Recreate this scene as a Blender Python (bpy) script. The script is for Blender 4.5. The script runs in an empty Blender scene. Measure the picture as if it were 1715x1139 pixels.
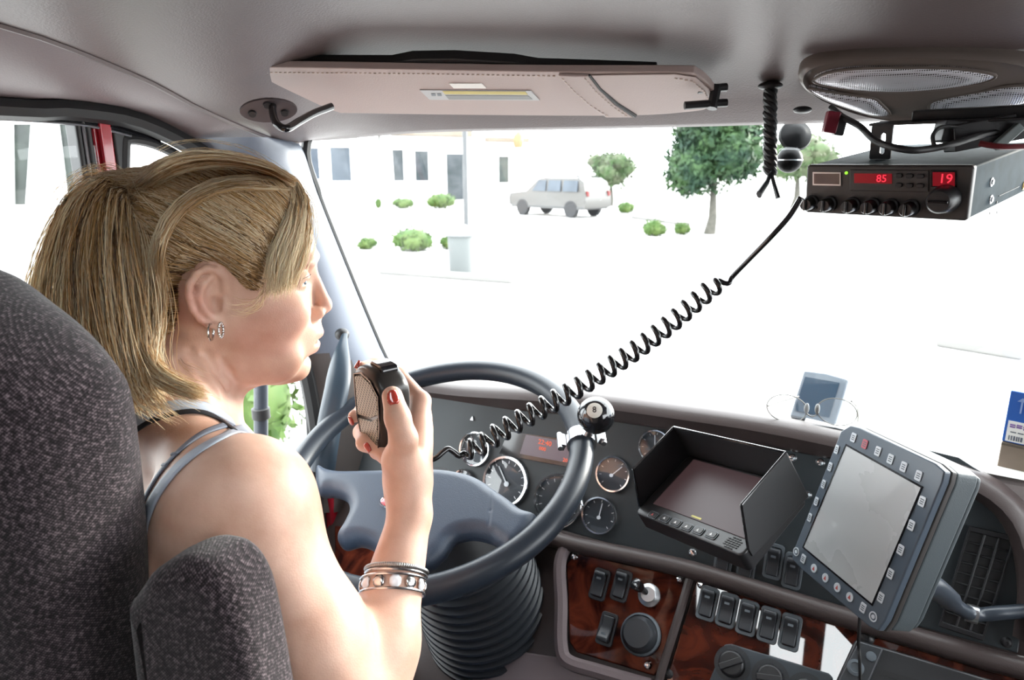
import bpy, bmesh, math, random
import numpy as np
from mathutils import Matrix, Vector

# ------------------------------------------------------------------ camera, world, exposure
PI = math.pi
scene = bpy.context.scene
COL = scene.collection
EYE = 2.0                       # camera height above the ground outside; world axes are the truck's (x right, y forward)
FPX, CX, CY = 1143.0, 857.5, 569.5
YAW, PITCH = math.radians(30), math.radians(14)
cam_data = bpy.data.cameras.new('camera')
cam = bpy.data.objects.new('camera', cam_data)
COL.objects.link(cam)
cam.location = (0, 0, EYE)
cam.rotation_euler = (PI / 2 - PITCH, 0, YAW)
cam_data.sensor_width = 36.0
cam_data.lens = FPX / 1715.0 * 36.0
cam_data.clip_start = 0.02
cam_data.clip_end = 600
cam_data.dof.use_dof = True
cam_data.dof.focus_distance = 0.82
cam_data.dof.aperture_fstop = 9.0
scene.camera = cam

world = bpy.data.worlds.new('sky')
scene.world = world
world.use_nodes = True
wn = world.node_tree
bg = wn.nodes['Background']
bg.inputs['Color'].default_value = (0.93, 0.97, 1.0, 1)
bg.inputs['Strength'].default_value = 6.5

sun_data = bpy.data.lights.new('sun', 'SUN')
sun_data.energy = 5.0
sun_data.angle = math.radians(12)
sun_data.color = (1.0, 0.95, 0.87)
sun = bpy.data.objects.new('sun', sun_data)
COL.objects.link(sun)
sun.location = (3, 8, 9)
sun.rotation_euler = Vector((-0.42, -0.87, -0.25)).to_track_quat('-Z', 'Y').to_euler()

vs = scene.view_settings
vs.view_transform = 'Standard'
vs.look = 'None'
vs.gamma = 1.0
vs.exposure = 0.55
vs.use_curve_mapping = False

# ------------------------------------------------------------------ geometry helpers
_f = np.array([-math.sin(YAW) * math.cos(PITCH), math.cos(YAW) * math.cos(PITCH), -math.sin(PITCH)])
_r = np.array([math.cos(YAW), math.sin(YAW), 0.0])
_u = np.cross(_r, _f)
_e = np.array([0, 0, EYE])


def ray(px, py):
    return _f + (px - CX) / FPX * _r - (py - CY) / FPX * _u


def D(px, py, d):
    """measured pixel at distance d (along the view axis) -> point in the cab"""
    return Vector(_e + ray(px, py) * d)


def X(px, py, x):
    r = ray(px, py)
    return Vector(_e + r * (x / r[0]))


def Y(px, py, y):
    r = ray(px, py)
    return Vector(_e + r * (y / r[1]))


def Z(px, py, z):
    r = ray(px, py)
    return Vector(_e + r * ((z - EYE) / r[2]))


def ONP(px, py, o, n):
    r = Vector(ray(px, py))
    e = Vector(_e)
    return e + r * ((Vector(o) - e).dot(n) / r.dot(n))


def frame(o, x, y):
    """matrix with origin o, x axis x, y axis close to y"""
    x = Vector(x).normalized()
    z = x.cross(Vector(y)).normalized()
    y = z.cross(x)
    return Matrix(((x.x, y.x, z.x, o[0]), (x.y, y.y, z.y, o[1]), (x.z, y.z, z.z, o[2]), (0, 0, 0, 1)))


def T(x, y, z):
    return Matrix.Translation((x, y, z))


def RX(a): return Matrix.Rotation(a, 4, 'X')
def RY(a): return Matrix.Rotation(a, 4, 'Y')
def RZ(a): return Matrix.Rotation(a, 4, 'Z')


class MB:
    def __init__(self):
        self.v, self.f, self.m = [], [], []
        self.mi = 0

    def add(self, verts, faces, M=None):
        b = len(self.v)
        if M is not None:
            verts = [M @ Vector(p) for p in verts]
        self.v.extend([tuple(p) for p in verts])
        for q in faces:
            self.f.append(tuple(i + b for i in q))
            self.m.append(self.mi)
        return self

    def box(self, c, s, M=None):
        x, y, z = c
        a, b, d = s[0] / 2, s[1] / 2, s[2] / 2
        v = [(x + i * a, y + j * b, z + k * d) for k in (-1, 1) for j in (-1, 1) for i in (-1, 1)]
        return self.add(v, [(0, 2, 3, 1), (4, 5, 7, 6), (0, 1, 5, 4), (2, 6, 7, 3), (0, 4, 6, 2), (1, 3, 7, 5)], M)

    def prism(self, pts, z0, z1, M=None, top=None):
        """extrude outline pts (ccw in xy) from z0 to z1; top: optional other outline for z1"""
        n = len(pts)
        top = top or pts
        v = [(p[0], p[1], z0) for p in pts] + [(p[0], p[1], z1) for p in top]
        f = [tuple(range(n - 1, -1, -1)), tuple(range(n, 2 * n))]
        f += [(i, (i + 1) % n, n + (i + 1) % n, n + i) for i in range(n)]
        return self.add(v, f, M)

    def ring(self, outer, inner, z0, z1, M=None):
        """frame between two outlines with the same number of points"""
        n = len(outer)
        v = [(p[0], p[1], z) for z in (z0, z1) for p in outer] + [(p[0], p[1], z) for z in (z0, z1) for p in inner]
        f = []
        for i in range(n):
            j = (i + 1) % n
            f += [(i, j, n + j, n + i), (2 * n + i, 3 * n + i, 3 * n + j, 2 * n + j),
                  (n + i, n + j, 3 * n + j, 3 * n + i), (i, 2 * n + i, 2 * n + j, j)]
        return self.add(v, f, M)

    def lathe(self, prof, seg=24, M=None, cap=True):
        """prof: (r, z) pairs around z"""
        v, f = [], []
        n = len(prof)
        for k in range(seg):
            a = 2 * PI * k / seg
            v += [(r * math.cos(a), r * math.sin(a), z) for r, z in prof]
        for k in range(seg):
            k2 = (k + 1) % seg
            for i in range(n - 1):
                f.append((k * n + i, k2 * n + i, k2 * n + i + 1, k * n + i + 1))
        if cap:
            if prof[0][0] > 1e-6:
                f.append(tuple(k * n for k in range(seg - 1, -1, -1)))
            if prof[-1][0] > 1e-6:
                f.append(tuple(k * n + n - 1 for k in range(seg)))
        return self.add(v, f, M)

    def loft(self, rings, cap=True, closed=True):
        n = len(rings[0])
        v = [p for r in rings for p in r]
        f = []
        for k in range(len(rings) - 1):
            for i in range(n if closed else n - 1):
                j = (i + 1) % n
                f.append((k * n + i, k * n + j, (k + 1) * n + j, (k + 1) * n + i))
        if cap:
            f.append(tuple(range(n - 1, -1, -1)))
            f.append(tuple(range((len(rings) - 1) * n, len(rings) * n)))
        return self.add(v, f)

    def grid(self, rows):
        return self.loft(rows, cap=False, closed=False)

    def tube(self, pts, r, seg=10, closed=False, flat=1.0, cap=True):
        P = [Vector(p) for p in pts]
        n = len(P)
        R = r if isinstance(r, (list, tuple)) else [r] * n
        rings = []
        up = None
        for i in range(n):
            a = P[(i - 1) % n] if (closed or i > 0) else P[i]
            b = P[(i + 1) % n] if (closed or i < n - 1) else P[i]
            t = (b - a).normalized()
            if up is None:
                up = Vector((0, 0, 1)) if abs(t.z) < 0.9 else Vector((1, 0, 0))
            s = t.cross(up).normalized()
            up = s.cross(t).normalized()
            rings.append([P[i] + (s * math.cos(2 * PI * k / seg) + up * flat * math.sin(2 * PI * k / seg)) * R[i] for k in range(seg)])
        if closed:
            rings.append(rings[0])
            return self.loft(rings, cap=False)
        return self.loft(rings, cap=cap)

    def sphere(self, c, r, M=None, seg=20, rows=12):
        if not isinstance(r, (tuple, list)):
            r = (r, r, r)
        prof = [(math.sin(PI * i / rows), -math.cos(PI * i / rows)) for i in range(rows + 1)]
        prof[0] = (0, -1); prof[-1] = (0, 1)
        S = T(*c) @ Matrix.Diagonal((r[0], r[1], r[2], 1))
        return self.lathe(prof, seg, (M @ S) if M is not None else S, cap=False)


def rrect(w, h, r, n=5, c=(0, 0)):
    out = []
    for cx, cy, a0 in ((w / 2 - r, h / 2 - r, 0), (-w / 2 + r, h / 2 - r, 90), (-w / 2 + r, -h / 2 + r, 180), (w / 2 - r, -h / 2 + r, 270)):
        for k in range(n + 1):
            a = math.radians(a0 + 90 * k / n)
            out.append((c[0] + cx + r * math.cos(a), c[1] + cy + r * math.sin(a)))
    return out


def circle(r, n=32, c=(0, 0)):
    return [(c[0] + r * math.cos(2 * PI * k / n), c[1] + r * math.sin(2 * PI * k / n)) for k in range(n)]


def spline(pts, n=8, closed=False):
    """Catmull-Rom through pts"""
    P = [Vector(p) for p in pts]
    m = len(P)
    out = []
    for i in range(m if closed else m - 1):
        g = lambda k: P[k % m] if closed else P[min(max(k, 0), m - 1)]
        p0, p1, p2, p3 = g(i - 1), g(i), g(i + 1), g(i + 2)
        for k in range(n):
            t = k / n
            out.append(0.5 * ((2 * p1) + (p2 - p0) * t + (2 * p0 - 5 * p1 + 4 * p2 - p3) * t * t + (3 * p1 - p0 - 3 * p2 + p3) * t ** 3))
    if not closed:
        out.append(P[-1])
    return out


def obj(name, mb, mats, parent=None, M=None, bevel=0.0, seg=2, smooth=40, world=False, sub=0, label=None, kind=None):
    me = bpy.data.meshes.new(name)
    me.from_pydata(mb.v, [], mb.f)
    if not isinstance(mats, (list, tuple)):
        mats = [mats]
    for m in mats:
        me.materials.append(m)
    if len(mats) > 1:
        me.polygons.foreach_set('material_index', mb.m)
    bm = bmesh.new()
    bm.from_mesh(me)
    bmesh.ops.remove_doubles(bm, verts=bm.verts, dist=1e-6)
    bmesh.ops.recalc_face_normals(bm, faces=bm.faces)
    bm.to_mesh(me)
    bm.free()
    if smooth:
        me.polygons.foreach_set('use_smooth', [True] * len(me.polygons))
        if not bevel:
            me.set_sharp_from_angle(angle=math.radians(smooth))
    me.update()
    o = bpy.data.objects.new(name, me)
    COL.objects.link(o)
    if bevel:
        b = o.modifiers.new('bevel', 'BEVEL')
        b.width = bevel
        b.segments = seg
        b.limit_method = 'ANGLE'
        b.angle_limit = math.radians(35)
        b.harden_normals = True
    if sub:
        s = o.modifiers.new('subdivision', 'SUBSURF')
        s.levels = sub
        s.render_levels = sub
    if M is not None:
        o.matrix_basis = M
    if parent is not None:
        o.parent = parent
        if world:
            o.matrix_parent_inverse = parent_world(parent).inverted()
    if label:
        o['label'] = label
    if kind:
        o['kind'] = kind
    return o


def parent_world(o):
    m = o.matrix_parent_inverse @ o.matrix_basis
    return parent_world(o.parent) @ m if o.parent else o.matrix_basis.copy()


def thing(name, label, cat, M=None, group=None):
    o = bpy.data.objects.new(name, None)
    o.empty_display_size = 0.05
    COL.objects.link(o)
    if M is not None:
        o.matrix_basis = M if isinstance(M, Matrix) else Matrix.Translation(M)
    return tag(o, label, cat, group)


def tag(o, label, cat, group=None, kind=None):
    o['label'] = label
    o['category'] = cat
    if group:
        o['group'] = group
    if kind:
        o['kind'] = kind
    return o


def struct(name, mb, mats, **k):
    o = obj(name, mb, mats, **k)
    o['kind'] = 'structure'
    return o


def copy_tree(o, parent=None):
    c = o.copy()
    COL.objects.link(c)
    if parent is not None:
        c.parent = parent
    for ch in list(o.children):
        copy_tree(ch, c)
    return c


def text_mb(s, size, M, depth=0.0004, align='CENTER'):
    """lettering as mesh data (built-in font), laid in the xy plane of M"""
    cu = bpy.data.curves.new('lettering', 'FONT')
    cu.body = s
    cu.size = size
    cu.align_x = align
    cu.align_y = 'CENTER'
    cu.extrude = depth
    cu.resolution_u = 2
    o = bpy.data.objects.new('lettering', cu)
    COL.objects.link(o)
    dg = bpy.context.evaluated_depsgraph_get()
    me = bpy.data.meshes.new_from_object(o.evaluated_get(dg))
    mb = MB()
    mb.add([M @ v.co for v in me.vertices], [tuple(p.vertices) for p in me.polygons])
    bpy.data.objects.remove(o)
    bpy.data.curves.remove(cu)
    bpy.data.meshes.remove(me)
    return mb


# ------------------------------------------------------------------ materials
def mat(name, color, rough=0.5, metal=0.0, var=0.0, vscale=30.0, bump=0.0, bscale=200.0, spec=0.5, coat=0.0, emit=None, estr=1.0, color2=None, sub=0.0, sheen=0.0):
    m = bpy.data.materials.new(name)
    m.use_nodes = True
    nt = m.node_tree
    p = nt.nodes['Principled BSDF']
    c = tuple(color) + (1,)
    p.inputs['Base Color'].default_value = c
    p.inputs['Roughness'].default_value = rough
    p.inputs['Metallic'].default_value = metal
    p.inputs['Specular IOR Level'].default_value = spec
    p.inputs['Coat Weight'].default_value = coat
    p.inputs['Coat Roughness'].default_value = 0.06
    if sheen:
        p.inputs['Sheen Weight'].default_value = sheen
    if sub:
        p.inputs['Subsurface Weight'].default_value = sub
        p.inputs['Subsurface Radius'].default_value = (1.0, 0.35, 0.2)
        p.inputs['Subsurface Scale'].default_value = 0.008
    if emit:
        p.inputs['Emission Color'].default_value = tuple(emit) + (1,)
        p.inputs['Emission Strength'].default_value = estr
    tc = None
    if var or color2 or bump:
        tc = nt.nodes.new('ShaderNodeTexCoord')
    if var or color2:
        n = nt.nodes.new('ShaderNodeTexNoise')
        n.inputs['Scale'].default_value = vscale
        n.inputs['Detail'].default_value = 4
        nt.links.new(tc.outputs['Object'], n.inputs['Vector'])
        r = nt.nodes.new('ShaderNodeValToRGB')
        r.color_ramp.elements[0].position = 0.35
        r.color_ramp.elements[1].position = 0.65
        if color2:
            a, b = c, tuple(color2) + (1,)
        else:
            a = tuple(x * (1 - var) for x in color) + (1,)
            b = tuple(min(1, x * (1 + var)) for x in color) + (1,)
        r.color_ramp.elements[0].color = a
        r.color_ramp.elements[1].color = b
        nt.links.new(n.outputs['Fac'], r.inputs['Fac'])
        nt.links.new(r.outputs['Color'], p.inputs['Base Color'])
    if bump:
        n2 = nt.nodes.new('ShaderNodeTexNoise')
        n2.inputs['Scale'].default_value = bscale
        n2.inputs['Detail'].default_value = 2
        nt.links.new(tc.outputs['Object'], n2.inputs['Vector'])
        b = nt.nodes.new('ShaderNodeBump')
        b.inputs['Strength'].default_value = bump
        b.inputs['Distance'].default_value = 0.001
        nt.links.new(n2.outputs['Fac'], b.inputs['Height'])
        nt.links.new(b.outputs['Normal'], p.inputs['Normal'])
    return m


def glass_mat(name, tint=(0.97, 0.99, 0.98), refl=0.06, dust=0.0):
    m = bpy.data.materials.new(name)
    m.use_nodes = True
    nt = m.node_tree
    nt.nodes.clear()
    out = nt.nodes.new('ShaderNodeOutputMaterial')
    tr = nt.nodes.new('ShaderNodeBsdfTransparent')
    tr.inputs['Color'].default_value = tuple(tint) + (1,)
    gl = nt.nodes.new('ShaderNodeBsdfGlossy')
    gl.inputs['Roughness'].default_value = 0.02
    mx = nt.nodes.new('ShaderNodeMixShader')
    mx.inputs[0].default_value = refl
    nt.links.new(tr.outputs[0], mx.inputs[1])
    nt.links.new(gl.outputs[0], mx.inputs[2])
    nt.links.new(mx.outputs[0], out.inputs[0])
    return m


M_HEAD = mat('headliner_vinyl', (0.125, 0.099, 0.098), 0.42, bump=0.35, bscale=420, spec=0.35)
M_TRIM = mat('door_trim_vinyl', (0.15, 0.118, 0.122), 0.45, bump=0.3, bscale=420, spec=0.35)
M_PILLAR = mat('pillar_sky_tint', (0.13, 0.15, 0.19), 0.42, bump=0.15, bscale=500)  # same vinyl as the trim, blue cast put in for reflected sky
M_BLACK = mat('black_rubber', (0.012, 0.012, 0.013), 0.5)
M_BLACKP = mat('black_plastic', (0.016, 0.016, 0.018), 0.38, bump=0.12, bscale=900)
M_BLACKG = mat('gloss_black', (0.01, 0.01, 0.012), 0.12, coat=0.5)
M_RED = mat('red_paint', (0.35, 0.008, 0.02), 0.18, coat=0.6)
M_DASH = mat('dash_brown', (0.05, 0.036, 0.034), 0.45, bump=0.2, bscale=600)
M_DECK = mat('dash_deck', (0.34, 0.30, 0.29), 0.6, bump=0.2, bscale=600)  # dash brown made paler, standing for sun glare on the deck
M_PANEL = mat('gauge_panel_grey', (0.020, 0.027, 0.031), 0.5, bump=0.15, bscale=900)
M_CHROME = mat('chrome', (0.82, 0.83, 0.85), 0.12, metal=1.0)
M_STEEL = mat('brushed_steel', (0.55, 0.56, 0.58), 0.3, metal=1.0)
M_WHITE = mat('white_print', (0.8, 0.8, 0.8), 0.5)
M_PAPER = mat('white_paper', (0.85, 0.84, 0.8), 0.7)
# ------------------------------------------------------------------ smooth-blended implicit shapes and their meshing
class SDF:
    def __init__(self):
        self.ops = []
    def _add(self, fn, lo, hi, op, k):
        self.ops.append((fn, np.array(lo), np.array(hi), op, k))
    def cone(self, a, b, ra, rb, k=.01, op='u'):
        a = np.array(a, float); b = np.array(b, float); ab = b - a; L2 = max(ab @ ab, 1e-12)
        def fn(P):
            t = np.clip(((P - a) @ ab) / L2, 0, 1)
            return np.linalg.norm(P - a - t[..., None] * ab, axis=-1) - (ra + (rb - ra) * t)
        r = max(ra, rb)
        self._add(fn, np.minimum(a, b) - r, np.maximum(a, b) + r, op, k)
    def chain(self, pts, rs, k=.01, op='u'):
        for i in range(len(pts) - 1):
            self.cone(pts[i], pts[i + 1], rs[i], rs[i + 1], k if i == 0 else min(k, .006), op)
    def ell(self, c, r, R=None, k=.01, op='u'):
        c = np.array(c, float); r = np.array(r, float); R = np.eye(3) if R is None else np.array(R)   # rows = axes
        def fn(P):
            q = (P - c) @ R.T
            k0 = np.linalg.norm(q / r, axis=-1); k1 = np.linalg.norm(q / (r * r), axis=-1)
            return k0 * (k0 - 1) / np.maximum(k1, 1e-9)
        m = r.max()
        self._add(fn, c - m, c + m, op, k)
    def custom(self, fn, lo, hi, op='u', k=.01):
        self._add(fn, lo, hi, op, k)
    def __call__(self, P, start=1.0):
        F = np.full(P.shape[:-1], start, dtype=np.float32)
        for fn, lo, hi, op, k in self.ops:
            F = comb(F, fn(P).astype(np.float32), op, k)
        return F
    def grid(self, lo, hi, h):
        lo = np.array(lo); n = np.ceil((np.array(hi) - lo) / h).astype(int) + 1
        F = np.full(n, 1.0, dtype=np.float32)
        ax = [lo[i] + h * np.arange(n[i]) for i in range(3)]
        for fn, blo, bhi, op, k in self.ops:
            m = k + 3 * h
            i0 = np.clip(np.floor((blo - m - lo) / h).astype(int), 0, n); i1 = np.clip(np.ceil((bhi + m - lo) / h).astype(int) + 1, 0, n)
            if (i1 <= i0).any(): continue
            s = tuple(slice(i0[i], i1[i]) for i in range(3))
            P = np.stack(np.meshgrid(*[ax[i][s[i]] for i in range(3)], indexing='ij'), -1)
            F[s] = comb(F[s], fn(P).astype(np.float32), op, k)
        return F, lo
    def march(self, px, py, d0=.45, d1=1.1, n=260):
        r = ray(px, py)
        d = np.linspace(d0, d1, n)
        f = self(_e + d[:, None] * r)
        i = np.argmax(f < 0)
        if f[i] >= 0: return None
        t = d[i - 1] + (d[i] - d[i - 1]) * f[i - 1] / (f[i - 1] - f[i] + 1e-9)
        return _e + t * r
    def normal(self, p, h=.0015):
        g = np.array([self(np.array([p + e]))[0] - self(np.array([p - e]))[0] for e in np.eye(3) * h])
        return g / (np.linalg.norm(g) + 1e-12)

def comb(a, b, op, k):
    if op == 'u':
        h = np.clip(.5 + .5 * (b - a) / k, 0, 1)
        return a * h + b * (1 - h) - k * h * (1 - h)
    if op == 's':
        h = np.clip(.5 - .5 * (a + b) / k, 0, 1)
        return a * (1 - h) - b * h + k * h * (1 - h)
    if op == 'i':
        return np.maximum(a, b)

def nets(F, lo, h):
    n = np.array(F.shape)
    S = F < 0
    c = np.zeros(n - 1, dtype=np.uint8)
    for i in (0, 1):
        for j in (0, 1):
            for k in (0, 1):
                c += S[i:n[0] - 1 + i, j:n[1] - 1 + j, k:n[2] - 1 + k]
    act = np.argwhere((c > 0) & (c < 8))
    idx = np.full(n - 1, -1, dtype=np.int32)
    idx[tuple(act.T)] = np.arange(len(act))
    pos = np.zeros((len(act), 3)); cnt = np.zeros(len(act))
    corners = [(i, j, k) for i in (0, 1) for j in (0, 1) for k in (0, 1)]
    val = {q: F[act[:, 0] + q[0], act[:, 1] + q[1], act[:, 2] + q[2]] for q in corners}
    for q in corners:
        for a in range(3):
            if q[a] == 0:
                q2 = list(q); q2[a] = 1; q2 = tuple(q2)
                v0, v1 = val[q], val[q2]
                m = (v0 < 0) != (v1 < 0)
                t = v0[m] / (v0[m] - v1[m])
                p = np.tile(np.array(q, float), (m.sum(), 1)); p[:, a] += t
                pos[m] += p; cnt[m] += 1
    pos = (act + pos / cnt[:, None]) * h + lo
    faces = []
    for a in range(3):
        b, d = (a + 1) % 3, (a + 2) % 3
        s0 = [slice(None)] * 3; s1 = [slice(None)] * 3
        s0[a] = slice(0, n[a] - 1); s1[a] = slice(1, n[a])
        A, B = S[tuple(s0)], S[tuple(s1)]
        e = np.argwhere(A != B)
        m = (e[:, b] > 0) & (e[:, d] > 0) & (e[:, b] < n[b] - 1) & (e[:, d] < n[d] - 1)
        e = e[m]
        flip = ~A[tuple(e.T)]
        def cell(ob, od):
            q = e.copy(); q[:, b] += ob; q[:, d] += od
            return idx[tuple(q.T)]
        f = np.stack([cell(-1, -1), cell(0, -1), cell(0, 0), cell(-1, 0)], 1)
        f[flip] = f[flip][:, ::-1]
        faces.append(f)
    return pos, np.concatenate(faces)

def np_mesh(name, v, f, mats, parent, smooth=True):
    me = bpy.data.meshes.new(name)
    nf, k = f.shape
    me.vertices.add(len(v)); me.vertices.foreach_set('co', np.asarray(v, np.float32).ravel())
    me.loops.add(nf * k); me.loops.foreach_set('vertex_index', f.astype(np.int32).ravel())
    me.polygons.add(nf); me.polygons.foreach_set('loop_start', np.arange(0, nf * k, k, dtype=np.int32))
    try: me.polygons.foreach_set('loop_total', np.full(nf, k, dtype=np.int32))
    except Exception: pass
    me.polygons.foreach_set('use_smooth', np.ones(nf, dtype=bool))
    for m in (mats if isinstance(mats, (list, tuple)) else [mats]): me.materials.append(m)
    me.update(calc_edges=True); me.validate()
    o = bpy.data.objects.new(name, me); COL.objects.link(o)
    if parent is not None:
        o.parent = parent; o.matrix_parent_inverse = parent_world(parent).inverted()
    return o

def relax(v, f, it=2):
    nv = len(v)
    for _ in range(it):
        s = np.zeros_like(v); c = np.zeros(nv)
        for i in range(4):
            a, b = f[:, i], f[:, (i + 1) % 4]
            np.add.at(s, a, v[b]); np.add.at(s, b, v[a]); np.add.at(c, a, 1); np.add.at(c, b, 1)
        v = .5 * v + .5 * s / np.maximum(c, 1)[:, None]
    return v

def raster(poly, res=.0012, pad=.05):
    P = np.array(poly); lo = P.min(0) - pad; hi = P.max(0) + pad
    n = np.ceil((hi - lo) / res).astype(int) + 1
    gx, gy = np.meshgrid(lo[0] + res * np.arange(n[0]), lo[1] + res * np.arange(n[1]), indexing='ij')
    q = np.stack([gx, gy], -1)
    dm = np.full(n, 9.0); ins = np.zeros(n, bool)
    for i in range(len(P)):
        a, b = P[i], P[(i + 1) % len(P)]
        ab = b - a
        t = np.clip(((q - a) @ ab) / (ab @ ab + 1e-12), 0, 1)
        dm = np.minimum(dm, np.linalg.norm(q - a - t[..., None] * ab, axis=-1))
        cr = ((a[1] > gy) != (b[1] > gy)) & (gx < (b[0] - a[0]) * (gy - a[1]) / (b[1] - a[1] + 1e-12) + a[0])
        ins ^= cr
    sd = np.where(ins, dm, -dm)
    # slight blur rounds the medial ridge
    for _ in range(6):
        sd = (sd + np.roll(sd, 1, 0) + np.roll(sd, -1, 0) + np.roll(sd, 1, 1) + np.roll(sd, -1, 1)) / 5
    return sd, lo, res
# ------------------------------------------------------------------ the ground and the street outside
M_GROUND = mat('concrete_ground', (0.45, 0.44, 0.43), 0.8, var=0.06, vscale=0.4)
M_WALLW = mat('white_stucco', (0.75, 0.74, 0.73), 0.8, var=0.03, vscale=2)
M_CREAM = mat('cream_fascia', (0.1584, 0.1296, 0.1008), 0.8)
M_WINB = mat('dark_window_glass', (0.0144, 0.0216, 0.0252), 0.2, spec=0.4, color2=(0.036, 0.0432, 0.0504), vscale=1.5)
M_WING = mat('green_window_glass', (0.0144, 0.02016, 0.018), 0.2, spec=0.4, color2=(0.0324, 0.0432, 0.036), vscale=1.5)
M_WBLUE = mat('blue_window_glass', (0.036, 0.0504, 0.0684), 0.2, spec=0.5, color2=(0.018, 0.0288, 0.0432), vscale=1.2)
M_LEAF = mat('tree_leaves', (0.00864, 0.02592, 0.01584), 0.6, color2=(0.036, 0.072, 0.0252), vscale=1.6, spec=0.2)
M_LEAF2 = mat('bush_leaves', (0.036, 0.0792, 0.01584), 0.6, color2=(0.072, 0.108, 0.0288), vscale=2.5, spec=0.2)
M_LEAF3 = mat('pale_tree_leaves', (0.036, 0.072, 0.0216), 0.6, color2=(0.0936, 0.1008, 0.0648), vscale=1.5, spec=0.2)
M_BARK = mat('bark', (0.0648, 0.0612, 0.0504), 0.8, var=0.2, vscale=8)
M_SUV = mat("champagne_paint", (.062, .059, .055), .4, coat=.2)
M_TYRE = mat('tyre', (0.0216, 0.0216, 0.02304), 0.7)
M_POLE = mat('grey_pole', (0.0648, 0.0684, 0.072), 0.5)
M_TAN = mat('tan_sign', (0.2016, 0.1152, 0.0504), 0.6)

mb = MB()
mb.box((0, 60, -0.05), (400, 400, 0.1))
ground = struct('floor_ground', mb, M_GROUND)
ground.name = 'ground'
# four separate kerbs are things of their own
def kerb(a, b, w, label):
    p, q = Z(a[0], a[1], 0.0), Z(b[0], b[1], 0.0)
    d = (q - p).normalized(); s = Vector((-d.y, d.x, 0)) * w
    m = MB()
    m.add([p - s, q - s, q + s, p + s] + [v + Vector((0, 0, 0.12)) for v in (p - s, q - s, q + s, p + s)],
          [(0, 3, 2, 1), (4, 5, 6, 7), (0, 1, 5, 4), (1, 2, 6, 5), (2, 3, 7, 6), (3, 0, 4, 7)])
    return tag(obj('kerb', m, M_KERB, bevel=0.03), label, 'kerb')
M_KERB = mat('pale_kerb', (0.15, 0.146, 0.14), 0.8)
kerb((640, 458), (860, 474), 0.12, 'pale concrete kerb nearest the waste bin in the car park')
kerb((1570, 578), (1715, 602), 0.10, 'pale concrete kerb at right above the tablet')
kerb((1062, 366), (1150, 378), 0.15, 'pale kerb in front of the small bush behind the parked car')

# far building: facade seen through the windshield
DB = 36.0
bl, br = D(500, 345, 42.0), D(872, 345, 50.0)
bl.z = br.z = 0
bx = (br - bl).normalized()
BM = frame(bl, bx, (0, 0, 1))          # local x along the wall, y up, z towards the camera
if BM.col[2].y > 0:
    pass
BI = BM.inverted()
BN = Vector(BM.col[2][:3])
def onb(px, py, off=0.0):
    q = BI @ ONP(px, py, bl + BN * off, BN)
    return q
build = thing('office_building', 'low white office building with dark windows and tan roof edge behind the parked car', 'building', BM)
w_r = onb(882, 300).x
h_top = onb(700, 228).y
mb = MB()
mb.box((w_r / 2 - 8, h_top / 2, -3.0), (w_r + 16, h_top, 6.0))
obj('wall', mb, M_WALLW, build)
mb = MB()
a, b = onb(560, 222), onb(782, 238)
mb.box(((a.x + b.x) / 2, h_top + 0.25, 0.2), (b.x - a.x, 0.5, 1.4))
obj('roof_edge', mb, M_CREAM, build, bevel=0.05)
mb = MB()
a, b = onb(812, 236), onb(880, 236)
mb.box(((a.x + b.x) / 2, a.y + 0.1, 0.2), (b.x - a.x, 0.3, 0.8))
obj('roof_edge', mb, M_CREAM, build, bevel=0.05)
def far_window(x0, x1, y0, y1, m, name='window'):
    a, b = onb(x0, y1), onb(x1, y0)
    f = MB()
    w, h = b.x - a.x, b.y - a.y
    c = ((a.x + b.x) / 2, (a.y + b.y) / 2)
    f.ring([(c[0] - w / 2 - .12, c[1] - h / 2 - .12), (c[0] + w / 2 + .12, c[1] - h / 2 - .12), (c[0] + w / 2 + .12, c[1] + h / 2 + .12), (c[0] - w / 2 - .12, c[1] + h / 2 + .12)],
           [(c[0] - w / 2, c[1] - h / 2), (c[0] + w / 2, c[1] - h / 2), (c[0] + w / 2, c[1] + h / 2), (c[0] - w / 2, c[1] + h / 2)], 0.0, 0.12)
    fo = obj(name, f, M_WALLW, build)
    g = MB()
    g.box((c[0], c[1], 0.03), (w, h, 0.04))
    obj('pane', g, m, fo)
far_window(521, 532, 248, 300, M_WBLUE)
far_window(555, 585, 247, 303, M_WBLUE)
far_window(624, 632, 248, 302, M_WBLUE)
far_window(652, 674, 251, 303, M_WINB)
far_window(695, 716, 253, 303, M_WINB)
far_window(748, 777, 258, 344, M_WINB, 'glass_door')
far_window(834, 851, 262, 306, M_WING)
for x0, x1, y0 in ((602, 622, 200), (636, 646, 222)):       # tapered white columns in front of the wall
    a, b = onb(x0, 345), onb(x1, y0)
    m = MB()
    w = b.x - a.x
    m.prism([(a.x - w * .25, 0), (b.x + w * .25, 0), (b.x, b.y), (a.x, b.y)], 0.3, 0.9)
    obj('column', m, M_WALLW, build, bevel=0.04)

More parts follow.
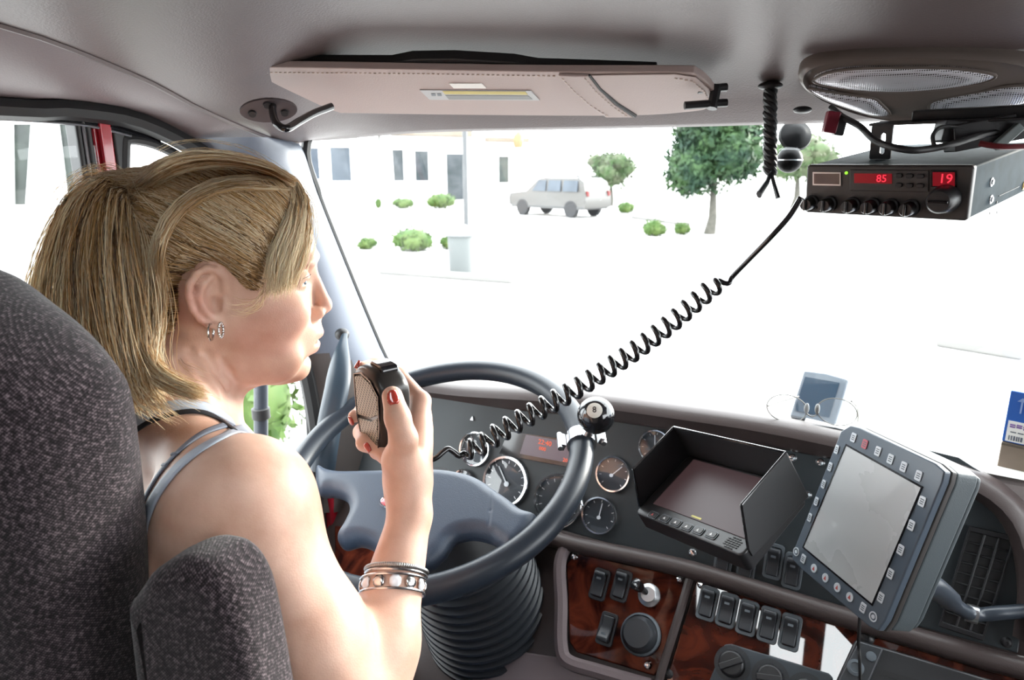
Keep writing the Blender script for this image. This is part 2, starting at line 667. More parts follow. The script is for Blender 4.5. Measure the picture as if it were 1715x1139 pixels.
# nearer wing seen through the left side window
wl, wr = D(-420, 345, 17.0), D(420, 345, 21.0)
wl.z = wr.z = 0
WM = frame(wl, (wr - wl).normalized(), (0, 0, 1))
WI = WM.inverted(); WN = Vector(WM.col[2][:3])
wing = thing('side_building', 'white building with tall narrow dark windows outside the left door', 'building', WM)
def onw(px, py):
    return WI @ ONP(px, py, wl, WN)
ww = (wr - wl).length
mb = MB(); mb.box((ww / 2, 2.8, -2.0), (ww, 5.6, 4.0))
obj('wall', mb, M_WALLW, wing)
for q in (((-80, 205), (-30, 205), (-35, 345), (-75, 345)), ((24, 208), (60, 208), (48, 343), (26, 343)), ((100, 208), (136, 208), (136, 345), (117, 345)),
          ((-190, 205), (-140, 205), (-145, 345), (-185, 345))):
    P = [onw(*c) for c in q]
    P = [(p.x, p.y) for p in P][::-1]
    cxm = sum(p[0] for p in P) / 4; cym = sum(p[1] for p in P) / 4
    O = [(cxm + (p[0] - cxm) * 1.15, cym + (p[1] - cym) * 1.05) for p in P]
    f = MB(); f.ring(O, P, 0.0, 0.1)
    fo = obj('window', f, M_WALLW, wing)
    g = MB(); g.prism(P, 0.01, 0.04)
    obj('pane', g, M_WING, fo)
for q in (((60, 200), (98, 200), (116, 360), (49, 360)), ((-30, 200), (22, 200), (26, 360), (-36, 360))):
    P = [onw(*c) for c in q]
    m = MB(); m.prism([(p.x, p.y) for p in P][::-1], 0.1, 0.45)
    obj('column', m, M_WALLW, wing, bevel=0.03)

# leafy crowns: many small leaf quads around a lumpy core, one mesh for the crown
def crown(name, parts, m, parent, n=1500, leaf=0.16, seed=1):
    rnd = random.Random(seed)
    mb = MB()
    for c, r in parts:
        mb.sphere(c, tuple(k * 0.8 for k in r), seg=14, rows=9)
    tot = sum(r[0] * r[2] for c, r in parts)
    for c, r in parts:
        for _ in range(int(n * r[0] * r[2] / tot)):
            d = Vector((rnd.gauss(0, 1), rnd.gauss(0, 1), rnd.gauss(0, 1))).normalized()
            k = rnd.uniform(0.78, 1.08)
            p = Vector((c[0] + d.x * r[0] * k, c[1] + d.y * r[1] * k, c[2] + d.z * r[2] * k))
            a = Vector((rnd.gauss(0, 1), rnd.gauss(0, 1), rnd.gauss(0, 1))).normalized()
            b = a.cross(d).normalized()
            s = leaf * rnd.uniform(0.6, 1.3)
            mb.add([p - a * s, p - b * s * .45, p + a * s, p + b * s * .45], [(0, 1, 2, 3)])
    return obj(name, mb, m, parent, smooth=180)

def on_ground(px, py, d=None):
    return Z(px, py, 0.0) if d is None else D(px, py, d)

def tree(px, py, top_py, w_px, label, m, seed, trunk_top, lean=0.0, n=2600):
    b = Z(px, py, 0.0)
    d = (b - Vector(_e)).dot(Vector(_f))
    s = d / FPX
    H = (py - top_py) * s
    W = w_px * s
    t = thing('tree', label, 'tree', b)
    hb = (py - trunk_top) * s
    mb = MB(); mb.tube([(0, 0, 0), (0.02 * W, 0, hb * 0.6), (0.0, 0.02, hb + 0.25 * (H - hb))], [0.045 * W + .05, 0.03 * W + .04, 0.02 * W], 9)
    obj('trunk', mb, M_BARK, t)
    ch = H - hb
    rnd = random.Random(seed)
    parts = [((lean, 0, hb + ch * 0.52), (W * .36, W * .36, ch * .42))]
    for k in range(9):
        a = 2 * PI * k / 9
        parts.append(((lean + math.cos(a) * W * .27, math.sin(a) * W * .27, hb + ch * rnd.uniform(.25, .75)), (W * .2, W * .2, ch * .2)))
    crown('crown', parts, m, t, n, W * 0.022 + .05, seed)
    return t
tree(1188, 392, 120, 172, 'dark green round tree on a bare trunk beyond the windshield', M_LEAF, 3, 345, 0.0, 7000)
tree(1022, 345, 252, 92, 'pale green small tree behind the parked car', M_LEAF3, 5, 326, 0.0, 2400)
tree(1330, 350, 215, 140, 'pale green tree behind the hanging braided cord', M_LEAF3, 11, 318, 0.0, 1500)

def bush(px, py, w_px, h_px, label, seed, m=None, group=None):
    b = Z(px, py, 0.0)
    d = (b - Vector(_e)).dot(Vector(_f)); s = d / FPX
    W, H = w_px * s, h_px * s
    t = thing('bush', label, 'bush', b, group)
    rnd = random.Random(seed)
    parts = [((0, 0, H * .42), (W * .4, W * .4, H * .48))]
    for k in range(5):
        a = 2 * PI * k / 5 + .3
        parts.append(((math.cos(a) * W * .24, math.sin(a) * W * .24, H * rnd.uniform(.3, .5)), (W * .24, W * .24, H * .33)))
    c = crown('foliage', parts, m or M_LEAF2, t, 700, W * .035 + .02, seed)
    return t
bush(692, 419, 80, 44, 'large bright green bush in front of the white office building', 21)
bush(752, 417, 34, 26, 'small green bush between the large bright bush and the waste bin', 22)
bush(616, 417, 38, 22, 'low pale bush at the left of the large bright bush', 23)
bush(676, 349, 42, 20, 'low rounded bush under the two brown office windows', 24)
bush(739, 349, 56, 30, 'rounded bush beside the glass door of the office', 25)
bush(634, 349, 12, 20, 'narrow upright shrub under the office wall', 26)
bush(1048, 357, 32, 22, 'small green bush right behind the parked car', 27)
bush(1095, 395, 46, 32, 'yellow green bush left of the tree trunk', 28)
bush(1142, 393, 32, 24, 'smaller pale bush between the yellow bush and the tree trunk', 29)
# greenery beyond the door window below the chin
b = D(408, 690, 4.9)
t = thing('hedge', 'bright green hedge seen through the door window below the chin', 'hedge', (b.x, b.y, 0))
crown('foliage', [((-.05, 0, 0.35), (.40, .5, .55)), ((-.45, -.1, .3), (.5, .5, .5)), ((-.02, .1, .75), (.28, .33, .3)), ((-.6, .1, .7), (.4, .4, .35))], M_LEAF2, t, 1600, .05, 31)

# lamp post and waste bin
b = Z(781, 392, 0.0)
t = thing('lamp_post', 'slim grey post rising in front of the office building', 'post', b)
mb = MB(); mb.lathe([(.13, 0), (.13, .05), (.085, .1), (.07, 7.0)], 12)
obj('shaft', mb, M_POLE, t)
mb = MB(); mb.lathe([(.24, 0), (.24, .12), (.14, .18)], 14)
obj('base', mb, M_KERB, t)
b = Z(772, 458, 0.0)
t = thing('waste_bin', 'pale grey round waste bin with flared lid at the foot of the grey post', 'bin', b)
mb = MB(); mb.lathe([(.21, 0), (.23, .05), (.25, .72), (.25, .75)], 20)
obj('bin_body', mb, mat('bin_grey', (0.11, 0.12, 0.12), 0.7), t)
mb = MB(); mb.lathe([(.30, .75), (.31, .79), (.28, .86), (.12, .96), (.0, .98)], 20)
obj('lid', mb, mat('bin_lid', (0.16, 0.165, 0.17), 0.6), t)
b = D(868, 232, 47.0)
t = tag(obj('roof_lantern', MB().lathe([(.28, 0), (.34, .25), (.34, .75), (.1, 1.05), (0, 1.1)], 8, T(b.x, b.y, b.z - .6)), M_TAN), 'small orange tan lantern on the office roof edge', 'lantern')

# parked SUV
def suv():
    a, c = Z(865, 357, 0), Z(1000, 364, 0)
    L = 4.5
    ax = Vector((.97, -.24, 0)).normalized()
    mid = Z(935, 361, 0)
    M = frame(mid, ax, Vector((-ax.y, ax.x, 0)))     # x from bonnet to tail
    t = thing('parked_car', 'champagne grey off-road car parked side-on before the office', 'car', M)
    prof = [(-2.2, .45), (-2.25, .75), (-2.15, .98), (-1.15, 1.08), (-.55, 1.58), (-.3, 1.66), (1.75, 1.66), (2.05, 1.5), (2.2, 1.0), (2.25, .6), (2.2, .42)]
    mb = MB()
    rings = []
    for yy, ins in ((-.88, .0), (-.9, .0), (.9, .0), (.88, .0)):
        rings.append([(x * (0.985 if abs(yy) < .89 else 1), yy * (1 - .13 * max(0, (z - 1.05) / .6)), z) for x, z in prof])
    mb.loft(rings)
    obj('body', mb, M_SUV, t, bevel=.05)
    for s in (-1, 1):
        for x0, x1 in ((-.75, -.02), (.08, .82), (.95, 1.75)):
            m = MB()
            f = lambda x, z: (x, s * (.885 * (1 - .13 * max(0, (z - 1.05) / .6)) + .02), z)
            m.loft([[f(x0 + (.28 if x0 < -.5 else .02), 1.56), f(x1 - .02, 1.56), f(x1, 1.1), f(x0 - (.05 if x0 < -.5 else 0), 1.1)],
                    [(p[0], p[1] - s * .05, p[2]) for p in (f(x0 + (.28 if x0 < -.5 else .02), 1.56), f(x1 - .02, 1.56), f(x1, 1.1), f(x0 - (.05 if x0 < -.5 else 0), 1.1))]])
            obj('side_window', m, M_WBLUE, t)
        for x in (-1.4, 1.4):
            W = T(x, s * .8, .36) @ RX(PI / 2)
            m = MB(); m.lathe([(.2, -.11), (.33, -.11), (.36, -.08), (.36, .08), (.33, .11), (.2, .11)], 24, W)
            wo = obj('wheel', m, M_TYRE, t)
            m = MB(); m.lathe([(.0, .04 * 1), (.2, .09), (.22, .06), (.22, -.06), (.2, -.09), (0, -.04)], 24, W)
            obj('hub_cap', m, mat('wheel_silver', (.3, .31, .33), .3), wo)
        m = MB(); m.box((2.2, s * .74, 1.02), (.1, .16, .22))
        obj('tail_light', m, mat('tail_red', (.12, .01, .01), .2), t, bevel=.02)
    m = MB(); m.box((0, 0, .42), (4.2, 1.78, .14))
    obj('sill', m, mat('sill_grey', (.07, .07, .07), .6), t, bevel=.03)
    m = MB()
    for s in (-1, 1):
        m.tube([(-.2, s * .66, 1.68), (.0, s * .66, 1.73), (1.5, s * .66, 1.73), (1.7, s * .66, 1.68)], .025, 6)
    obj('roof_rails', m, M_TYRE, t)
suv()
# ------------------------------------------------------------------ the cab shell (structure)
def C(x, y, z):
    return Vector((x, y, EYE + z))

def resample(P, n):
    P = [Vector(p) for p in P]
    L = [0]
    for a, b in zip(P, P[1:]):
        L.append(L[-1] + (b - a).length)
    out = []
    for k in range(n):
        s = L[-1] * k / (n - 1)
        i = max(j for j in range(len(L)) if L[j] <= s + 1e-9)
        i = min(i, len(P) - 2)
        t = (s - L[i]) / max(1e-9, L[i + 1] - L[i])
        out.append(P[i].lerp(P[i + 1], t))
    return out

def smooth01(t):
    t = min(1, max(0, t))
    return t * t * (3 - 2 * t)

seam = [C(-.82, -.9, .20), C(-.83, -.3, .19), C(-.84, .2, .172)] + [X(0, 40, -.85), X(120, 80, -.87), X(250, 135, -.90), X(330, 178, -.93), X(420, 218, -.965), X(480, 238, -1.0), X(512, 232, -1.02)]
seam = resample(spline(seam, 6), 48)
HEADER_Y = lambda x: 1.08 - .065 * x * x
def ceil_z(y):
    return .068 + .115 * (1 - math.exp(-max(0, 1.08 - y) / .15))
rows = []
for k, s in enumerate(seam):
    t = k / (len(seam) - 1)
    yc = -0.9 + (1.08 + .9) * (t ** 0.9)
    row = []
    for j in range(40):
        u = j / 39
        x = s.x + (1.25 - s.x) * (u ** 1.25)
        yy = s.y + (yc - .065 * x * x * smooth01((yc - .3) / .7) - s.y) * smooth01((x - s.x) / .75)
        zz = (s.z - EYE) + (ceil_z(min(yc, 1.08)) - (s.z - EYE)) * smooth01((x - s.x) / .30)
        # moulded swell towards the middle console
        g = smooth01((x + .42) / .30) * math.exp(-((yc - .90) / .10) ** 2)
        zz -= .004 * g
        row.append((x, yy, EYE + zz))
    rows.append(row)
last = rows[-1]
rows.append([(x, y + .012, z - .004) for x, y, z in last])
rows.append([(x, y + .05, z + .015) for x, y, z in last])
mb = MB(); mb.grid(rows)
def in_hatch(f):
    x = sum(mb.v[i][0] for i in f) / 4; y = sum(mb.v[i][1] for i in f) / 4
    return -.56 < x < .16 and -.21 < y < .26
mb.f = [f for f in mb.f if not in_hatch(f)]
mb.m = [0] * len(mb.f)
ceiling = struct('ceiling', mb, M_HEAD, smooth=60)
# unseen glazed roof hatch, added to throw white reflections onto the burl wood
hx = [-.64, -.47, -.26, -.23, -.13, -.075, .08, .24]
hy = [-.30, -.12, -.085, .02, .05, .14, .165, .34]
mb = MB()
for i in range(7):
    for j in range(7):
        cx_, cy_ = (hx[i] + hx[i + 1]) / 2, (hy[j] + hy[j + 1]) / 2
        if (-.47 < cx_ < -.26 and .02 < cy_ < .165) or (-.23 < cx_ < -.13 and -.085 < cy_ < .05) or (-.075 < cx_ < .08 and -.12 < cy_ < .14):
            continue
        mb.box((cx_, cy_, EYE + .176), (hx[i + 1] - hx[i], hy[j + 1] - hy[j], .010))
struct('added_hatch_frame', mb, M_HEAD, smooth=0)
mb = MB(); mb.grid([[(x, y, EYE + .186) for x in (-.60, .20)] for y in (-.26, .30)])
added_hatch_pane = mb
header_edge = last

# seam welt
mb = MB(); mb.tube([p + Vector((0, 0, -.001)) for p in seam], .004, 6)
struct('trim_1', mb, M_HEAD)

# window seal curve on the door plane
seal = [C(-1.03, -.9, .085), C(-1.03, 0, .09)] + [X(0, 163, -1.03), X(100, 166, -1.03), X(200, 179, -1.03), X(260, 200, -1.03), X(310, 226, -1.03)]
seal_dn = [X(345, 252, -1.03), X(420, 360, -1.03), X(470, 470, -1.03), X(505, 580, -1.03), X(524, 665, -1.03), X(532, 740, -1.03), X(530, 860, -1.03)]
sealc = spline(seal + seal_dn, 8)
n_top = 8 * len(seal)
A1 = resample(seam[:-3], 40)
B1 = resample(sealc[:n_top - 4], 40)
rows = []
for j in range(7):
    u = j / 6
    bul = .018 * math.sin(PI * u)
    rows.append([a.lerp(b, u) + Vector((bul, 0, -.2 * bul)) for a, b in zip(A1, B1)])
mb = MB(); mb.grid(rows)
struct('wall_left_header', mb, M_TRIM, smooth=60).name = 'wall_left'

# A pillar: between windshield edge and door seal
ws_left = [seam[-4], X(500, 238, -1.02), X(512, 262, -1.02), X(530, 320, -1.02), X(562, 402, -1.025), X(602, 500, -1.03), X(636, 580, -1.03), X(652, 614, -1.035), X(690, 720, -1.04), X(700, 800, -1.04)]
A2 = resample(spline(ws_left, 6), 40)
B2 = resample(sealc[n_top - 5:], 40)
rows = []
for j in range(11):
    u = j / 10
    bul = .05 * math.sin(PI * u) ** .7
    rows.append([a.lerp(b, u) + Vector((bul, -.2 * bul, 0)) for a, b in zip(A2, B2)])
mb = MB(); mb.grid(rows)
mb.m = [1 if (q % 39) > 21 + 4 * (1 - (q // 39) / 10) and q // 39 >= 2 else 0 for q in range(len(mb.f))]
struct('trim_2', mb, [M_PILLAR, mat('pillar_lower_trim', (.085, .074, .070), .55, bump=.2)], smooth=60)
def pillar(k, u):
    a, b = A2[k], B2[k]
    bul = .05 * math.sin(PI * u) ** .7
    return a.lerp(b, u) + Vector((bul, -.2 * bul, 0))

# windshield gasket
top_edge = [Vector(p) for p in header_edge]
gl = resample(spline([X(545, 214, -1.0), X(520, 222, -1.015)] + ws_left[2:8] + [X(668, 660, -1.04)], 8), 40)
mb = MB()
mb.tube(gl, [.0075 if k > 8 else .010 for k in range(40)], 8)
struct('trim_3', mb, M_BLACK)

# windshield glass
WB = lambda x: 1.33 - .14 * x * x
nx = 24
bot, top = [], []
for k in range(nx + 1):
    x = -1.05 + 2.3 * k / nx
    bot.append(C(x, WB(x) if x < 1.05 else WB(1.05), -.445))
    top.append(C(x, HEADER_Y(x) + .03, .085))
mb = MB(); mb.grid([bot, top])
M_GLASS = glass_mat('windshield_glass', refl=0.03)
struct('added_hatch_glass', added_hatch_pane, M_GLASS)  # pane of the added roof hatch, lets in extra sky
struct('window_1', mb, M_GLASS)
# door glass, vent glass
mb = MB()
dg = [C(-1.045, -.6, .12), C(-1.045, .60, .12), C(-1.045, .60, -.6), C(-1.045, -.6, -.6)]
mb.add(dg, [(0, 1, 2, 3)])
struct('window_2', mb, M_GLASS)
mb = MB()
mb.add([C(-1.045, .665, .09), C(-1.045, .99, .09), C(-1.045, 1.0, -.6), C(-1.045, .665, -.6)], [(0, 1, 2, 3)])
struct('window_3', mb, M_GLASS)

# door: rubber seal, frame, divider, lower panel
door = bpy.data.objects.new('door_1', None); COL.objects.link(door); door.location = C(-1.04, .5, -.7)
door['kind'] = 'structure'
so = resample(sealc, 90)
mb = MB(); mb.tube([p + Vector((-.004, 0, -.012)) for p in so], .017, 8, flat=.9)
obj('seal', mb, M_BLACK, door, world=True)
fr = [X(-60, 192, -1.045), X(0, 193, -1.045), X(90, 199, -1.045), X(150, 206, -1.045), X(215, 222, -1.045), X(265, 240, -1.045)]
mb = MB(); mb.tube([C(-1.045, -.9, .065)] + spline(fr, 5), .007, 8)
obj('window_channel', mb, M_BLACKG, door, world=True)
mb = MB(); mb.tube([p + Vector((.006, -.0, -.005)) for p in [C(-1.045, -.9, .065)] + spline(fr[:-1], 5)], .0022, 6)
obj('bright_strip', mb, M_STEEL, door, world=True)
def post(x0, x1, ytop, m, name, xo, th=.03):
    a, b = X(x0, ytop, xo), X(x1, ytop, xo)
    m_ = MB(); m_.box((xo - th / 2, (a.y + b.y) / 2, EYE - .26), (th, b.y - a.y, .70))
    return obj(name, m_, m, door, world=True, bevel=.004)
post(126, 137, 205, M_BLACK, 'glass_run', -1.04)
post(137, 143, 205, M_STEEL, 'bright_strip', -1.038)
post(143, 153, 206, M_BLACK, 'glass_run', -1.04)
post(153, 165, 206, M_RED, 'divider_bar', -1.044)
post(165, 187, 206, M_RED, 'divider_bar', -1.036)
post(187, 209, 209, M_BLACK, 'glass_run', -1.04)
# vent window frame
vf = [X(208, 420, -1.045), X(208, 330, -1.045), X(209, 245, -1.045), X(214, 234, -1.045), X(240, 236, -1.045), X(270, 246, -1.045), X(300, 262, -1.045), X(330, 285, -1.045), X(420, 400, -1.045), X(488, 560, -1.045), X(516, 680, -1.045), X(520, 760, -1.045)]
mb = MB(); mb.tube(spline(vf, 6), .008, 8)
obj('vent_frame', mb, M_BLACK, door, world=True)
mb = MB(); mb.box((-1.06, .3, EYE - .92), (.06, 1.5, .60))
obj('panel', mb, mat('door_panel_grey', (.10, .09, .088), .6, bump=.2), door, world=True, bevel=.02)
mb = MB()
a, b = X(548, 775, -1.02), X(575, 895, -1.02)
mb.box((-1.02, (a.y + b.y) / 2, (a.z + b.z) / 2), (.02, .05, .20))
obj('red_edge', mb, M_RED, door, world=True, bevel=.006)
mb = MB(); mb.box((-1.05, .78, EYE - .635), (.05, .42, .04))
obj('sill', mb, M_BLACKP, door, world=True, bevel=.012)

# cab floor, firewall, back wall, right side below the window
M_CARPET = mat('cab_floor', (.03, .03, .03), .9)
mb = MB(); mb.box((0, .2, EYE - 1.45), (2.3, 2.6, .05)); struct('floor', mb, M_CARPET)
mb = MB(); mb.box((0, 1.42, EYE - 1.05), (2.3, .04, .9)); struct('wall_front', mb, M_DASH)
mb = MB(); mb.box((1.13, .2, EYE - .95), (.05, 2.5, 1.0)); mb.box((1.13, -.38, EYE - .1), (.05, 1.15, .7)); struct('wall_right', mb, M_TRIM)
M_BACK = mat('sleeper_wall', (.15, .13, .13), .8)
mb = MB(); mb.box((.0, -.93, EYE - .62), (2.3, .04, 1.65)); struct('wall_back', mb, M_BACK)
# left wall behind the driver
mb = MB(); mb.box((-1.07, -.36, EYE - .3), (.05, 1.14, .9)); struct('wall_left_rear', mb, M_TRIM).name = 'wall_left.001'

# grab handle on the A pillar
gp = [D(577, 560, 1.30), D(572, 590, 1.265), D(566, 640, 1.23), D(556, 690, 1.21), D(547, 740, 1.20), D(540, 790, 1.20)]
gp = spline(gp, 6)
t = thing('grab_handle', 'blue grey curved grab handle on the windshield pillar beside the steering wheel', 'handle', gp[0])
rad = [.006 + .016 * smooth01(k / 12) for k in range(len(gp))]
mb = MB(); mb.tube(gp, rad, 12, flat=.55)
obj('grip', mb, mat('handle_blue_grey', (.028, .046, .066), .35), t, world=True)
mb = MB(); mb.sphere(D(573, 560, 1.31), (.014, .014, .012))
obj('end_cap', mb, M_BLACK, t, world=True)
c = pillar(28, .22)
q = D(603, 540, (Vector(c) - Vector(_e)).dot(Vector(_f)) - .0)
mb = MB(); mb.sphere((0, 0, 0), (.010, .016, .006))
t = tag(obj('bolt_cover', mb, mat('cover_dark', (.05, .06, .08), .4), M=frame(q, (.75, -.66, 0), (0.1, .3, .9))), 'dark oval bolt cover on the windshield pillar', 'cover')

# outside mirror bracket
a, b = X(437, 560, -1.28), X(437, 860, -1.28)
t = thing('mirror_bracket', 'grey vertical mirror post outside the door window below the chin', 'bracket', b)
mb = MB(); mb.tube([X(437, 520, -1.28), b], .0165, 14)
obj('post', mb, mat('mirror_post', (.035, .042, .055), .35), t, world=True)
q = X(437, 692, -1.28)
mb = MB(); mb.lathe([(.0175, -.014), (.021, -.012), (.021, .012), (.0175, .014)], 16, Matrix.Translation(q))
obj('collar', mb, M_BLACK, t, world=True)
mb = MB(); mb.tube([b + Vector((0, 0, .02)), b + Vector((.10, 0, 0)), C(-1.09, b.y, b.z - EYE - .02)], .016, 10)
obj('brace', mb, M_POLE, t, world=True)
# ------------------------------------------------------------------ dashboard
def wood_mat():
    m = mat('burl_wood', (.10, .022, .012), 0.25, coat=1.0)
    nt = m.node_tree
    p = nt.nodes['Principled BSDF']
    tc = nt.nodes.new('ShaderNodeTexCoord')
    n = nt.nodes.new('ShaderNodeTexNoise'); n.inputs['Scale'].default_value = 14; n.inputs['Detail'].default_value = 6; n.inputs['Distortion'].default_value = 2.2
    r = nt.nodes.new('ShaderNodeValToRGB')
    r.color_ramp.elements[0].position = .36; r.color_ramp.elements[0].color = (.020, .005, .004, 1)
    r.color_ramp.elements[1].position = .66; r.color_ramp.elements[1].color = (.115, .024, .012, 1)
    nt.links.new(tc.outputs['Object'], n.inputs['Vector']); nt.links.new(n.outputs['Fac'], r.inputs['Fac']); nt.links.new(r.outputs['Color'], p.inputs['Base Color'])
    p.inputs['Coat Roughness'].default_value = .02
    p.inputs['Coat IOR'].default_value = 1.85
    p.inputs['Specular IOR Level'].default_value = 0.0
    return m
M_WOOD = wood_mat()
M_WOOD2 = wood_mat()
M_WOOD2.name = 'burl_wood_satin'
M_WOOD2.node_tree.nodes['Principled BSDF'].inputs['Coat Weight'].default_value = .35
M_WOOD2.node_tree.nodes['Principled BSDF'].inputs['Coat IOR'].default_value = 1.5
M_SWITCH = mat('switch_black', (.026, .029, .034), .42)
M_BEZELG = mat('switch_bezel', (.10, .118, .135), .4)
M_DIAL = mat('gauge_dial', (.018, .024, .03), .45)
M_NEEDLE = mat('needle_white', (.75, .78, .8), .4)
M_LENS = glass_mat('gauge_lens', (.97, .98, 1), .07)
M_ORANGE = mat('orange_segments', (.3, .03, .01), .5, emit=(1, .16, .05), estr=.55)
M_LCD = mat('message_screen', (.03, .03, .035), .25, emit=(.22, .16, .2), estr=.35)

PO = C(0, 1.035, -.655)
PN = Vector((0, -.93, .37)).normalized()
PF = frame(PO, (1, 0, 0), (0, .37, .93))
PI_ = PF.inverted()
def pl(px, py):
    q = PI_ @ ONP(px, py, PO, PN)
    return (q.x, q.y)

dash = thing('dashboard', 'dark brown truck dashboard with grey gauge panel and burl wood switch panels', 'dashboard', C(-.4, 1.1, -.9))
def dpart(name, mb, m, **k):
    return obj(name, mb, m, dash, world=True, **k)

# gauge panel board
out = [pl(*q) for q in ((1705, 1095), (1722, 980), (1708, 876), (1676, 812), (1606, 766), (1400, 716), (1160, 682), (930, 660), (760, 648))]
out += [(-1.0, out[-1][1]), (-1.0, -.0)]
out = [(a, b) for a, b in out]
mb = MB(); mb.prism(out[::-1][::-1], -.02, 0, PF)
dpart('gauge_panel', mb, M_PANEL, bevel=.002)
# brown lip that frames the panel, from the left, over the top, round the right end
lip = [C(-1.02, 1.105, -.458), C(-.8, 1.11, -.456)] + [ONP(*q, PO + PN * .02, PN) for q in ((930, 673), (1131, 700), (1263, 720), (1385, 744), (1490, 769), (1574, 797), (1640, 823), (1690, 864), (1716, 920), (1726, 1000), (1718, 1075))]
lip = resample(spline(lip, 6), 70)
rings = []
for k, p in enumerate(lip):
    a = lip[max(0, k - 1)]; b = lip[min(69, k + 1)]
    t = (b - a).normalized(); s = PN.cross(t).normalized()       # s points out of the panel
    w_ = 1 - .45 * smooth01((k - 46) / 12)
    prof = [(-.022 * w_, -.03), (-.022 * w_, -.014), (-.017 * w_, -.009), (-.010 * w_, -.002), (-.002, .006), (.012, .004), (.022, -.008), (.03, -.03), (.03, -.06)]
    rings.append([p + s * a_ + PN * b_ for a_, b_ in prof])
mb = MB(); mb.loft(rings, cap=True)
dpart('dash_lip', mb, M_DASH, smooth=50)
# deck between the lip and the windshield
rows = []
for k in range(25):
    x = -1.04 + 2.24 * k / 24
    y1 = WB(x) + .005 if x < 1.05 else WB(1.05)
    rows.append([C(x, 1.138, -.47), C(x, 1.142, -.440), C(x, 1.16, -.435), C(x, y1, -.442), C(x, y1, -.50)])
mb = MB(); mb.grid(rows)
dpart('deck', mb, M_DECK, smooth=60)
# rail below the gauge panel
rail = [C(-1.0, 1.01, -.668)] + [ONP(*q, PO + PN * .012, PN) for q in ((940, 906), (1000, 920), (1158, 955), (1372, 1021), (1547, 1073), (1660, 1106), (1760, 1130))]
rail = resample(spline(rail, 6), 50)
mb = MB(); mb.tube(rail, .0165, 12, flat=.9)
dpart('rail', mb, M_DASH, smooth=60)

# lower dash: wood panel planes
WO = C(0, 1.005, -.685)
WN_ = Vector((0, -.78, .62)).normalized()
WF = frame(WO, (1, 0, 0), (0, .62, .78))
WFI = WF.inverted()
def wl_(px, py, off=0.0):
    q = WFI @ ONP(px, py, WO + WN_ * off, WN_)
    return (q.x, q.y)
mb = MB(); mb.prism([(-1.02, -.45), (.8, -.45), (.8, .03), (-1.02, .03)], -.03, -.012, WF)
dpart('lower_board', mb, M_DASH)
def wood(qs, name='wood_panel', m_=M_WOOD2):
    P = [wl_(*q) for q in qs]
    m = MB(); m.prism(P[::-1], -.012, .0, WF)
    return dpart(name, m, m_, bevel=.003)
wood(((966, 924), (984, 921), (1148, 957), (1153, 966), (1108, 1118), (1096, 1132), (964, 1092), (953, 1075), (951, 1000), (948, 945)))
wood(((1168, 964), (1420, 1032), (1560, 1075), (1760, 1140), (1740, 1300), (1100, 1180), (1118, 1130)), m_=M_WOOD)
wood(((560, 880), (720, 895), (720, 1010), (560, 1010)))
# brown surround left of the wood panel and the bar between the two panels
m = MB(); m.tube([ONP(*q, WO + WN_ * .006, WN_) for q in ((1160, 950), (1140, 1020), (1112, 1110), (1092, 1180))], .007, 8)
dpart('divider_bar', m, M_DASH)
m = MB(); m.tube(spline([ONP(*q, WO + WN_ * .004, WN_) for q in ((950, 912), (938, 945), (940, 1010), (940, 1080), (952, 1108), (1000, 1124), (1090, 1150))], 5), .012, 8)
dpart('surround', m, M_TRIM)
m = MB(); m.prism([wl_(*q) for q in ((930, 1100), (960, 1120), (1095, 1150), (1090, 1300), (760, 1300), (800, 1080))][::-1], -.012, -.002, WF)
dpart('knee_panel', m, M_TRIM, bevel=.004)

def screw(px, py, plane='panel', m=None, r=.0058):
    o, n = (PO, PN) if plane == 'panel' else (WO, WN_)
    p = ONP(px, py, o, n)
    mb = MB(); mb.lathe([(r * 1.25, 0), (r * 1.2, .001), (r, .002), (r * .8, .0042), (r * .35, .005), (r * .3, .0042), (0, .0042)], 14, frame(p, (1, 0, 0), n.cross(Vector((1, 0, 0)))))
    return dpart('screw', mb, m or M_CHROME)
for q in ((1327, 767), (1374, 775), (1160, 926), (1352, 829)):
    screw(*q)
screw(1686, 1076, m=M_BLACKP)
for q in ((962, 932), (1139, 970), (1085, 1114), (1175, 979)):
    screw(*q, plane='wood')
screw(1120, 1129, plane='wood', m=M_BLACKP)
screw(1451, 1068, plane='wood', m=M_BLACKP, r=.009)

